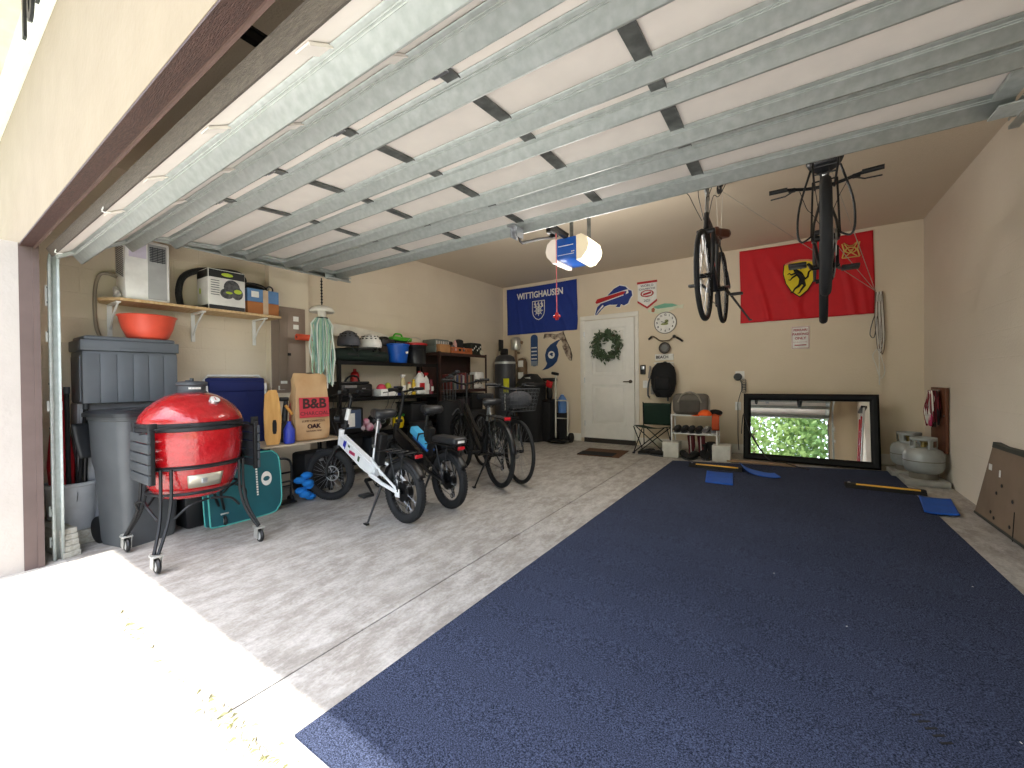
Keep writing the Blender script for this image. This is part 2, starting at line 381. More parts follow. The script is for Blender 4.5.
# ================================================================== garage door
GS = mat('galvanised_steel', '#a3aaa5', .45, .2, col2='#b4bab6', scale=30); GSD = mat('galvanised_steel_dark', '#5d5f5c', .4, .5, col2='#7d807c', scale=20)
PNL = mat('door_backing_white', '#e6dfd5', .6, var=.03); DEX = mat('door_face_brown', '#4c443c', .6, col2='#60574c', scale=25, stretch=(1, 10, 10), bump=.6)
DL, DRt = -4.06, .80
gd = thing('garage_door', 'open sectional overhead garage door with galvanised struts under the ceiling', 'garage door', (-1.63, .55, 1.95))
secs = [((.58, 1.945), (1.045, 2.200)), ((1.055, 2.210), (1.59, 2.255)), ((1.60, 2.258), (2.13, 2.265)), ((2.14, 2.265), (2.675, 2.265))]
struts = {0: [(.085, .085, .012), (.385, .080, .02)], 1: [(.12, .062, .056), (.462, .062, .055)], 2: [(.128, .062, .036), (.462, .062, .042)], 3: [(.10, .062, .05), (.445, .062, .074)]}
ox, oy, oz = -1.63, .55, 1.95
STX = [-2.87, -2.26, -1.65, -1.04, -.43]
for i, (a, b_) in enumerate(secs):
    dy, dz = b_[0]-a[0], b_[1]-a[1]; L = math.hypot(dy, dz); ang = math.atan2(dz, dy)
    M = Matrix.Translation((0, a[0]-oy, a[1]-oz)) @ Matrix.Rotation(ang, 4, 'X')
    mb = MB(); mb.M = M; mb.box((0, L/2, .025), (DRt-DL, L, .046), bev=.004); mb.m = 1; mb.box((0, L/2, .050), (DRt-DL, L, .004))
    if i == 0: mb.m = 1; mb.box((0, -.006, .026), (DRt-DL, .014, .055), bev=.004)
    sec = mb.build('door_section', [PNL, DEX], gd)
    for (s0, h, dy_) in struts[i]:
        mb = MB(); mb.M = M
        prof = [(s0-.010, -.002), (s0, -.004), (s0+dy_, -h), (s0+dy_+.014, -h), (s0+dy_+.014, -h+.010), (s0+dy_+.012, -h+.003), (s0+dy_+.028, -.004)]
        vs = []; n_ = len(prof)
        for x in (DL+1.63+.005, DRt+1.63-.005):
            vs += [(x, p[0], p[1]) for p in prof]
        fs = [(k, k+1, n_+k+1, n_+k) for k in range(n_-1)]
        mb.add(vs, fs)
        for q in (.16, .26):
            mb.box((0, s0+dy_*q-.001, -.004-(h-.004)*q), (DRt-DL-.02, .003, .003))
        mb.build('strut', GS, sec, 20, solid=.0015)
    for x in STX:
        mb = MB(); mb.M = M
        mb.box((x+1.63, L/2, -.003), (.062, L-.02, .005)); mb.box((x+1.63+.030, L/2, -.006), (.003, L-.02, .008))
        mb.build('stile', GSD if i else PNL, sec, 20)
    for x in (DL+.04, DRt-.04):
        mb = MB(); mb.M = M; mb.box((x+1.63, L/2, -.012), (.075, L-.01, .02), bev=.003); mb.build('end_stile', GS, sec, 20)
# hinges over each joint
for k in (0, 1, 2):
    yj, zj = secs[k][1]
    for x in STX+[DL+.05, DRt-.05]:
        mb = MB(); px_, py_, pz_ = x+1.63, yj+.005-oy, zj-.006-oz
        mb.box((px_, py_-.03, pz_-.008), (.07, .05, .004)); mb.box((px_, py_+.035, pz_-.004), (.07, .05, .004)); mb.cyl((px_-.035, py_, pz_-.012), (px_+.035, py_, pz_-.012), .008, n=8)
        for q in (-.02, .02): mb.cyl((px_+q, py_-.035, pz_-.02), (px_+q, py_-.035, pz_-.004), .006, n=6); mb.cyl((px_+q, py_+.035, pz_-.02), (px_+q, py_+.035, pz_-.004), .006, n=6)
        mb.build('hinge', STEEL, gd)
# operator bracket at the centre of the top section and roller brackets at its corners
mb = MB(); mb.box((-.02, 2.52-oy, 2.20-oz), (.06, .12, .012)); mb.box((-.045, 2.54-oy, 2.165-oz), (.005, .09, .08)); mb.box((.005, 2.54-oy, 2.165-oz), (.005, .09, .08)); mb.build('arm_bracket', STEEL, gd)
for x in (DL+.03, DRt-.03):
    sgn = -1 if x < -1 else 1
    mb = MB(); mb.box((x+1.63, 2.60-oy, 2.19-oz), (.09, .12, .006)); mb.box((x+1.63+sgn*.045, 2.60-oy, 2.215-oz), (.006, .14, .06)); mb.cyl((x+1.63, 2.63-oy, 2.215-oz), (x+1.63+sgn*.13, 2.63-oy, 2.215-oz), .007, n=8); mb.build('roller_bracket', GS, gd)
mb = MB()
for x in (-3.87, -2.77): mb.tube(smoothpath([(x+1.63, .565-oy, 1.955-oz), (x+1.63-.012, .56-oy, 1.93-oz), (x+1.63, .59-oy, 1.93-oz)], 3), .003, n=5)
mb.build('clip', WHT, gd)

# tracks
def track(name, x, sgn, label):
    t = thing(name, label, 'door track', (x, .585, gz(.585)))
    zo = gz(.585); path = [(0, 0, .002)]; 
    top = 1.90-zo; R = .34; path += [(0, 0, z) for z in (.5, 1.0, 1.5, top)]
    path += [(0, R-R*math.cos(a), top+R*math.sin(a)) for a in [PI/2*i/9 for i in range(1, 10)]]
    path += [(0, 1.2, top+R), (0, 2.28, top+R)]
    prof = [(-.028, -.005), (-.028, -.030), (.028, -.030), (.028, -.005)]  # (x across, outward)
    vs = []; fs = []
    P = [Vector(p) for p in path]
    for i, p in enumerate(P):
        tg = (P[min(i+1, len(P)-1)]-P[max(i-1, 0)]).normalized(); nb = Vector((1, 0, 0)).cross(tg).normalized()
        for (a, b_) in [(-.02*sgn, .012), (-.02*sgn, .026), (.012*sgn, .026), (.012*sgn, -.026), (-.02*sgn, -.026), (-.02*sgn, -.012)]:
            vs.append(tuple(p+Vector((a, 0, 0))+nb*b_))
    n_ = 6
    for i in range(len(P)-1):
        for k in range(n_-1): fs.append((i*n_+k, i*n_+k+1, (i+1)*n_+k+1, (i+1)*n_+k))
    mb = MB(); mb.add(vs, fs); mb.build('rail', GS, t, 30, solid=.002)
    for z in (.12, .33, 1.05, 1.52, 1.80):
        mb = MB(); mb.box((sgn*.035, -.0, z), (.004, .07, .07 if z < 1.7 else .14)); mb.box((sgn*.02, .03, z), (.03, .004, .06))
        mb.build('bracket', WHM if z > 1 else GS, t, 20)
    if sgn < 0: pass
    for z in (.1, .14, .36, .6, .9, 1.2, 1.55, 1.75, 1.85):
        mb = MB(); mb.cyl((0, -.031, z), (0, -.028, z), .006, n=8); mb.build('bolt', DGR, t)
    # hanging angle at the far end
    hz = ZC-zo-.006
    mb = MB(); mb.box((sgn*.03, 2.24, (top+R+hz)/2), (.004, .03, hz-top-R)); mb.box((sgn*.045, 2.24, (top+R+hz)/2), (.03, .004, hz-top-R)); mb.box((sgn*.0, 2.24, top+R+.034), (.10, .03, .004)); mb.build('hanger', GSD, t, 20)
    return t
track('door_track', -4.135, -1, 'galvanised steel door track on the left side of the garage opening')
track('door_track', .868, 1, 'galvanised steel door track on the right side of the garage opening')
# torsion shaft above the opening
ts = thing('torsion_spring', 'dark torsion spring shaft above the garage opening', 'spring', (-1.65, .70, 2.42))
mb = MB(); mb.cyl((-2.5, 0, 0), (2.5, 0, 0), .0127, n=10); mb.build('shaft', GSD, ts)
mb = MB()
pts = [(x*.006-.9, .03*math.cos(x*1.1), .03*math.sin(x*1.1)) for x in range(260)]; mb.tube(pts, .004, n=5); mb.build('coil', BLKM, ts)
for x in (-2.45, 0, 2.45):
    mb = MB(); mb.box((x, -.033, 0), (.09, .006, .20)); mb.box((x, -.01, -.03), (.05, .05, .02)); mb.build('bearing_plate', BLK, ts)

# opener
op = thing('garage_door_opener', 'blue and white ceiling mounted door opener with a lit lens', 'door opener', (-1.655, 3.52, 2.27))
mb = MB(); mb.box((0, 0, 0), (.19, .34, .19), bev=.012); mb.box((0, -.01, -.085), (.17, .30, .03), bev=.01); mb.build('motor_housing', BLUP, op)
mb = MB()
mb.box((0, -.1715, .02), (.15, .003, .006)); mb.box((0, -.1715, -.06), (.16, .003, .004)); mb.box((.07, -.1715, -.04), (.03, .003, .008)); mb.build('marking', WHT, op)
LENS = mat('lit_lens', '#fff1cf', .4, emit=.04, var=.03); LENS2 = mat('frosted_lens', '#f3e8dc', .4, emit=.05, var=.03)
for sg, m_ in ((-1, LENS2), (1, LENS)):
    mb = MB()
    pr = [(0, .10), (.05, .105), (.10, .07), (.118, .0), (.105, -.05), (.05, -.11), (0, -.12)]
    mb.prism([(a, b_) for a, b_ in pr], .31, (sg*.097, .155, 0), (PI/2, 0, 0)) if sg > 0 else mb.prism([(-a, b_) for a, b_ in pr], .31, (sg*.097, .155, 0), (PI/2, 0, 0))
    mb.build('light_lens', m_, op, 25)
mb = MB(); mb.box((0, -1.48, .10), (.035, 2.66, .03)); mb.box((0, -1.48, .122), (.05, 2.66, .01)); mb.build('rail', BLK, op)
mb = MB(); mb.box((0, -.42, .065), (.045, .16, .05), bev=.01); mb.cyl((-.03, -.42, .03), (.03, -.42, .03), .012); mb.build('trolley', BLK, op)
mb = MB(); mb.tube([(0, -.40, .03), (0, -.66, -.06), (0, -.90, -.155), (0, -.93, -.15), (0, -.965, -.09)], .012, n=6, sx=.5); mb.build('arm', BLK, op)
mb = MB()
for x, y in ((-.09, .12), (.09, .12)):
    mb.box((x, y, .375), (.004, .03, .57)); mb.box((x+.015, y, .375), (.03, .003, .57))
mb.box((0, .12, .10), (.2, .03, .006)); mb.build('hanger_strap', GSD, op)
mb = MB(); mb.cyl((.035, -.42, .05), (.035, -.42, -.62), .004, n=6); mb.build('release_cord', mat('red_cord', '#d96a6a', .7), op)
mb = MB(); mb.cyl((.005, -.42, -.65), (.065, -.42, -.65), .011, n=8); mb.cyl((.035, -.42, -.68), (.035, -.42, -.62), .014, n=8); mb.build('release_handle', REDP, op)
for sx in (-1, 1):
    bl = bpy.data.lights.new('opener_bulb', 'POINT'); bl.energy = 15; bl.color = (1, .96, .90); bl.shadow_soft_size = .26
    bo = bpy.data.objects.new('opener_bulb', bl); COL.objects.link(bo); bo.location = (-1.655+sx*.34, 3.55, 2.16)

# house numbers
hn = thing('house_number', 'black metal house number on the white frieze above the garage', 'house number', (-3.27, .40, 3.06))
for k, ch in enumerate('101'):
    mb = MB(); mb.text(ch, .28, (-.16+k*.19, 0, 0), (PI/2, 0, 0), ext=.008, bold=.008); mb.build('digit', BLK, hn, 0)
# ================================================================== bicycles
def V(*a): return Vector(a)
def mk_wheel(parent, c, r, tr, yaw=0, rot=None, spk=28, tirem=None, rimm=None, motor=False, name='wheel'):
    e = MB(); M = Matrix.Translation(c) @ Matrix.Rotation(yaw, 4, 'Z') @ Matrix.Rotation(PI/2, 4, 'X')
    e.M = M
    rr = r-tr*1.75
    e.torus((0, 0, 0), rr, .009, squash=1.5, n=44, m=8)
    e.cyl((0, 0, -.05), (0, 0, .05), .018 if not motor else .02, n=12)
    hr = .022
    if motor: e.lathe([(.055, -.028), (.085, -.022), (.088, 0), (.085, .022), (.055, .028)], 24); hr = .075
    e.m = 1
    for k in range(spk):
        a = 2*PI*k/spk; s = 1 if k % 2 else -1; b = a+(.32 if (k//2) % 2 else -.32)
        e.tube([(hr*math.cos(b), hr*math.sin(b), .026*s), (rr*math.cos(a), rr*math.sin(a), 0)], .0014, n=4)
    w = e.build(name, [rimm or DKM, SPK], parent)
    t = MB(); t.M = M; t.torus((0, 0, 0), r-tr, tr, n=56, m=12)
    if tr > .03:                       # tread blocks
        nb = 64
        for k in range(nb):
            a = 2*PI*k/nb
            for z, ph in ((-.5, 0), (.0, .5), (.5, 0)):
                q = a+ph*2*PI/nb; zz = z*tr; rad = r-tr+math.sqrt(max(0, tr*tr-zz*zz))
                t.box((rad*math.cos(q), rad*math.sin(q), zz), (.006, .6*2*PI*r/nb, tr*.34), (0, 0, q))
    t.build('tire', tirem or RUB, w)
    d = MB(); d.M = M; d.torus((0, 0, .035), .07, .006, n=28, m=4, squash=.25)
    for k in range(5):
        a = 2*PI*k/5; d.box((.045*math.cos(a), .045*math.sin(a), .035), (.06, .008, .002), (0, 0, a))
    d.build('brake_disc', STEEL, w)
    return w
def saddle(parent, c, L=.26, Wd=.19, m=None, pitch=0):
    o = [(-.5, 0), (-.49, .36), (-.4, .5), (-.24, .44), (-.02, .2), (.2, .12), (.42, .09), (.5, 0)]
    pts = o+[(a, -b) for a, b in o[1:-1][::-1]]
    e = MB(); e.M = Matrix.Translation(c) @ Matrix.Rotation(pitch, 4, 'Y')
    n = len(pts); vs = []
    lay = [(.86, -.055), (1.0, -.03), (1.0, -.008), (.9, .012), (.55, .02)]
    for s, z in lay:
        vs += [(a*L*s, b*Wd*s, z+(.012*(abs(a)**2)*4*.25 if z > 0 else 0)) for a, b in pts]
    fs = [tuple(reversed(range(n)))]
    for i in range(len(lay)-1):
        for k in range(n): l = (k+1) % n; fs.append((i*n+k, i*n+l, (i+1)*n+l, (i+1)*n+k))
    fs.append(tuple((len(lay)-1)*n+k for k in range(n)))
    e.add(vs, fs); e.tube([(-.09, .02, -.05), (-.05, .022, -.075), (.05, .02, -.075), (.11, .006, -.03)], .004, n=5); e.tube([(-.09, -.02, -.05), (-.05, -.022, -.075), (.05, -.02, -.075), (.11, -.006, -.03)], .004, n=5)
    return e.build('saddle', m or mat('saddle_vinyl', '#26272a', .42), parent, 60)
def crank(parent, c, a, m=None, ped=True, w=.10):
    e = MB(); e.cyl((c[0], -w*.7, c[2]), (c[0], w*.7, c[2]), .018, n=12)
    e.M = Matrix(); e.torus((c[0], -.05, c[2]), .078, .004, (PI/2, 0, 0), n=32, m=5)
    for k in range(5):
        q = 2*PI*k/5; e.box((c[0]+.04*math.cos(q), -.05, c[2]+.04*math.sin(q)), (.08, .004, .014), (0, -q, 0))
    for s in (1, -1):
        dx, dz = .165*math.cos(a)*s, .165*math.sin(a)*s
        e.tube([(c[0], -s*w*.7, c[2]), (c[0]+dx, -s*w*.85, c[2]+dz)], [.014, .010], n=8)
    cr = e.build('crank', m or DKM, parent)
    for s in (1, -1):
        dx, dz = .165*math.cos(a)*s, .165*math.sin(a)*s
        p = MB(); p.box((c[0]+dx, -s*(w*.85+.06), c[2]+dz), (.09, .10, .022), bev=.006); p.build('pedal', BLK, cr)
    return cr
def chain(parent, bb, rh):
    e = MB(); n = 10
    top = [(rh[0], -.05, rh[2]+.035), (bb[0], -.05, bb[2]+.078)]
    p = [(rh[0], -.05, rh[2]+.035)]+[(bb[0]+.08*math.sin(t), -.05, bb[2]+.08*math.cos(t)) for t in [PI*i/8 for i in range(9)]]+[(rh[0]+.04, -.05, rh[2]-.16), (rh[0]-.015, -.05, rh[2]-.09), (rh[0]-.03, -.05, rh[2])]
    e.tube(p, .004, n=5, closed=True); e.torus((rh[0], -.05, rh[2]), .038, .006, (PI/2, 0, 0), n=20, m=5)
    ch = e.build('chain', mat('chain_steel', '#77756f', .4, .8), parent)
    d = MB(); d.box((rh[0]+.02, -.055, rh[2]-.11), (.03, .018, .12), (0, .25, 0), bev=.006); d.torus((rh[0]+.03, -.052, rh[2]-.16), .02, .005, (PI/2, 0, 0), n=14, m=5); d.build('derailleur', DKM, ch)
def bars(parent, c, yaw, Wd=.6, rise=.05, back=.06, grip=None, m=None, levers=True, stem=None):
    T = Matrix.Translation(c) @ Matrix.Rotation(yaw, 4, 'Z')
    e = MB(); e.M = T
    pts = smoothpath([(-back, -Wd/2, rise), (-back*.7, -Wd*.33, rise*.95), (0, -Wd*.14, rise*.2), (0, 0, 0), (0, Wd*.14, rise*.2), (-back*.7, Wd*.33, rise*.95), (-back, Wd/2, rise)], 4)
    e.tube(pts, .0125, n=10); hb = e.build('handlebar', m or DKM, parent)
    for s in (-1, 1):
        g = MB(); g.M = T; g.tube([(-back*.85, s*(Wd/2-.12), rise), (-back, s*(Wd/2+.005), rise)], .0175, n=12); g.build('grip', grip or BLK, hb)
        if levers:
            l = MB(); l.M = T; l.box((-back*.6+.015, s*(Wd/2-.15), rise-.005), (.035, .05, .03), bev=.008)
            l.tube([(-back*.6+.03, s*(Wd/2-.15), rise-.012), (-back*.6+.06, s*(Wd/2-.1), rise-.022), (-back*.6+.05, s*(Wd/2-.0), rise-.03)], .0055, n=6); l.build('brake_lever', BLK, hb)
    return hb
def cables(parent, T, a, b, n=3, m=None):
    e = MB()
    for k in range(n):
        o = (k-(n-1)/2)*.05
        e.tube(smoothpath([a+V(0, o*2, 0), a+V(.09, o*1.4, -.06-.02*k), (a+b)/2+V(.08+.02*k, o, 0), b+V(.02, o*.3, 0)], 6), .0028, n=5)
    e.build('cable', m or BLK, parent)
def taillight(parent, c, d=(.02, .07, .03)):
    e = MB(); e.box(c, d, bev=.008); e.build('tail_light', mat('red_lens', '#c01525', .25, coat=.5), parent)
def fender(parent, c, r, a0, a1, w, m):
    e = MB(); n = 20; vs = []
    for i in range(n+1):
        a = a0+(a1-a0)*i/n
        for q, dz in ((-w/2, -.012), (-w*.3, 0), (w*.3, 0), (w/2, -.012)): vs.append((c[0]+(r+dz)*math.cos(a), q, c[2]+(r+dz)*math.sin(a)))
    fs = [(i*4+k, i*4+k+1, (i+1)*4+k+1, (i+1)*4+k) for i in range(n) for k in range(3)]
    e.add(vs, fs); return e.build('fender', m, parent, 60, solid=.003)
def kick(parent, a, b, foot=True):
    e = MB(); e.tube([a, b], [.011, .008], n=8); e.box((b[0]+.01, b[1], b[2]+.006), (.05, .03, .012), bev=.004); e.build('kickstand', BLK, parent)

def fold_ebike(name, label, loc, rz, frm, acc, logo=None, lean=0.0, steer=.5, wb=1.12, kickside=1, seatm=None, blue=False):
    t = thing(name, label, 'bicycle', loc, rot=(lean, 0, rz)); r, tr = .253, .036
    R = V(-wb/2, 0, r); Fh = V(wb/2, 0, r)
    st = Matrix.Translation((wb/2-.115, 0, 0)) @ Matrix.Rotation(steer, 4, 'Z') @ Matrix.Translation((-(wb/2-.115), 0, 0))
    mk_wheel(t, (R.x, 0, r), r, tr, 0, motor=True)
    fp = st @ V(wb/2, 0, r); mk_wheel(t, tuple(fp), r, tr, steer)
    # main beam: a deep flat aluminium box from the head tube to the seat tube, then to the rear hub
    e = MB()
    def beam(p0, p1, h0, h1, wd):
        p0, p1 = V(*p0), V(*p1); d = (p1-p0).normalized(); n = V(-d.z, 0, d.x)
        vs = []
        for p, h in ((p0, h0), (p1, h1)):
            for s, q in ((1, 1), (1, -1), (-1, -1), (-1, 1)): vs.append(tuple(p+n*s*h/2+V(0, q*wd/2, 0)))
        b = bmesh.new(); bv = [b.verts.new(v) for v in vs]
        for f in ((0,1,2,3),(7,6,5,4),(0,4,5,1),(1,5,6,2),(2,6,7,3),(3,7,4,0)): b.faces.new([bv[i] for i in f])
        bmesh.ops.recalc_face_normals(b, faces=b.faces); bmesh.ops.bevel(b, geom=b.edges[:], offset=.01, segments=2, affect='EDGES')
        b.verts.index_update(); e.add([tuple(v.co) for v in b.verts], [tuple(v.index for v in f.verts) for f in b.faces]); b.free()
    hx = wb/2-.15
    beam((hx, 0, .60), (.03, 0, .43), .115, .135, .062); beam((.06, 0, .44), (-.17, 0, .36), .13, .11, .07)
    for s in (-1, 1):
        e.tube([(-.14, s*.045, .34), (-.35, s*.07, .30), (R.x, s*.062, r)], [.020, .016, .014], n=8)
        e.tube([(-.13, s*.03, .48), (-.32, s*.065, .40), (R.x, s*.066, r+.02)], [.013, .011, .010], n=8)
        e.box((R.x+.01, s*.066, r), (.06, .008, .07), bev=.004)
    e.cyl((-.10, 0, .30), (-.165, 0, .60), .021, n=14); e.tube([(hx+.035, 0, .53), (hx+.0, 0, .70)], .027, n=14)
    e.build('frame', frm, t)
    fk = MB(); fk.M = st
    for s in (-1, 1):
        fk.tube([(hx+.045, s*.062, .52), (wb/2-.01, s*.064, r+.11)], .017, n=10); fk.tube([(wb/2-.02, s*.064, r+.15), (wb/2, s*.064, r)], .013, n=10)
    fk.box((hx+.04, 0, .53), (.05, .16, .03), bev=.008); fk.build('fork', BLK, t)
    sm = MB(); sm.M = st; sm.tube([(hx+.03, 0, .56), (hx-.02, 0, .74)], .020, n=10); sm.tube([(hx-.02, 0, .74), (hx-.085, 0, 1.00)], .0165, n=10); sm.box((hx-.018, 0, .73), (.06, .06, .035), bev=.01); sm.tube([(hx-.085, 0, 1.00), (hx-.06, 0, 1.04)], .018, n=8)
    stm = sm.build('stem', BLK, t)
    sl = MB(); sl.M = st; sl.tube([(hx-.035, .0, .79), (hx-.06, .0, .90)], .0225, n=10); sl.build('stem_sleeve', WHM if not blue else BLK, stm)
    hb = bars(t, tuple(st @ V(hx-.06, 0, 1.04)), steer, .56, .03, .07)
    dsp = MB(); dsp.M = st; dsp.box((hx-.03, .0, 1.075), (.03, .085, .055), (0, -.6, 0), bev=.008); dsp.build('display', BLK, hb)
    hl = MB(); hl.M = st; hl.cyl((hx+.02, 0, .80), (hx+.075, 0, .80), .035, .04, 16); hl.m = 1; hl.cyl((hx+.075, 0, .80), (hx+.079, 0, .80), .036, n=16); hl.build('headlight', [BLK, CHR], t)
    cables(t, None, st @ V(hx-.05, 0, 1.04), V(hx+.02, 0, .62), 4)
    sp = MB(); sp.cyl((-.15, 0, .55), (-.215, 0, .86), .0165, n=12); sp.box((-.163, 0, .59), (.05, .055, .03), bev=.008); sp.build('seat_post', STEEL if not blue else BLK, t)
    saddle(t, (-.225, 0, .90), .27, .20, seatm)
    bt = MB(); bt.box((-.235, 0, .57), (.085, .075, .29), (0, -.2, 0), bev=.018); bt.build('battery', BLK, t)
    crank(t, (-.10, 0, .29), .6); chain(t, (-.10, 0, .29), (R.x, 0, r))
    fender(t, R, r+.022, .35, 2.6, .085, BLK); fender(t, tuple(fp), r+.022, .9, 2.4, .08, BLK) if abs(steer) < .01 else None
    rk = MB(); zz = r*2+.07
    for s in (-1, 1):
        rk.tube([(-.24, s*.05, zz-.02), (-.36, s*.06, zz), (R.x-.18, s*.06, zz)], .006, n=6); rk.tube([(R.x, s*.07, r+.01), (R.x-.06, s*.06, zz)], .006, n=6); rk.tube([(R.x, s*.07, r+.01), (R.x+.12, s*.06, zz)], .006, n=6)
    for k in range(4): rk.tube([(-.36-k*.1, -.06, zz), (-.36-k*.1, .06, zz)], .005, n=6)
    rk.build('rear_rack', BLK, t)
    taillight(t, (R.x-.19, 0, zz-.015))
    kick(t, (-.36, kickside*.08, .28), (-.40, kickside*.24, .006))
    if blue:
        pd = MB(); pd.box((-.56, 0, zz+.045), (.36, .15, .065), bev=.025, seg=3); pd.build('rack_cushion', mat('saddle_vinyl', '#26272a', .42), t)
        ll = MB(); ll.box((-.74, 0, zz+.04), (.006, .07, .02)); ll.build('cushion_label', PAPER, t)
    for s in (1, -1):
        g = MB(); g.M = Matrix.Translation((.21, s*.0335, .517)) @ Matrix.Rotation(.435 if True else 0, 4, 'Y').inverted()
        if not blue:
            g.box((.12, 0, .0), (.045, .002, .06)); g.box((.105, 0, .0), (.012, .003, .085)); g.m = 1; g.box((-.03, 0, -.01), (.10, .002, .03), (0, .2, 0)); g.m = 2; g.box((-.15, 0, .0), (.03, .002, .05)); g.box((.04, 0, .02), (.03, .002, .02))
            g.build('decal', [mat('decal_blue', '#2330a8', .4), mat('decal_pink', '#b02a55', .4), mat('decal_grey', '#5b6a52', .4)], t, 0)
    return t

WFR = mat('white_frame_paint', '#e9ebec', .3, coat=.4, var=.03); KFR = mat('black_frame_paint', '#0f1013', .3, coat=.4)
b1 = fold_ebike('electric_bicycle', 'white framed folding electric bicycle with fat black tires, nearest the red grill', (-3.20, 2.36, gz(2.36)), math.radians(174.5), WFR, None, steer=.55, kickside=1, wb=1.15)
b2 = fold_ebike('electric_bicycle', 'black folding electric bicycle with light blue frame bag and padded rear rack', (-3.10, 2.88, gz(2.88)), math.radians(168), KFR, None, steer=.4, blue=True, wb=1.1)
e = MB(); e.box((-.10, .0, .60), (.34, .085, .075), (0, -.43, 0), bev=.015); e.m = 1; e.box((-.13, .0, .545), (.28, .088, .02), (0, -.43, 0), bev=.004); e.m = 2; e.box((-.10, 0, .603), (.02, .092, .08), (0, -.43, 0))
e.build('frame_bag', [mat('sky_blue_nylon', '#4fb4e0', .6), mat('mid_blue_nylon', '#2a62b0', .6), BLK], b2)

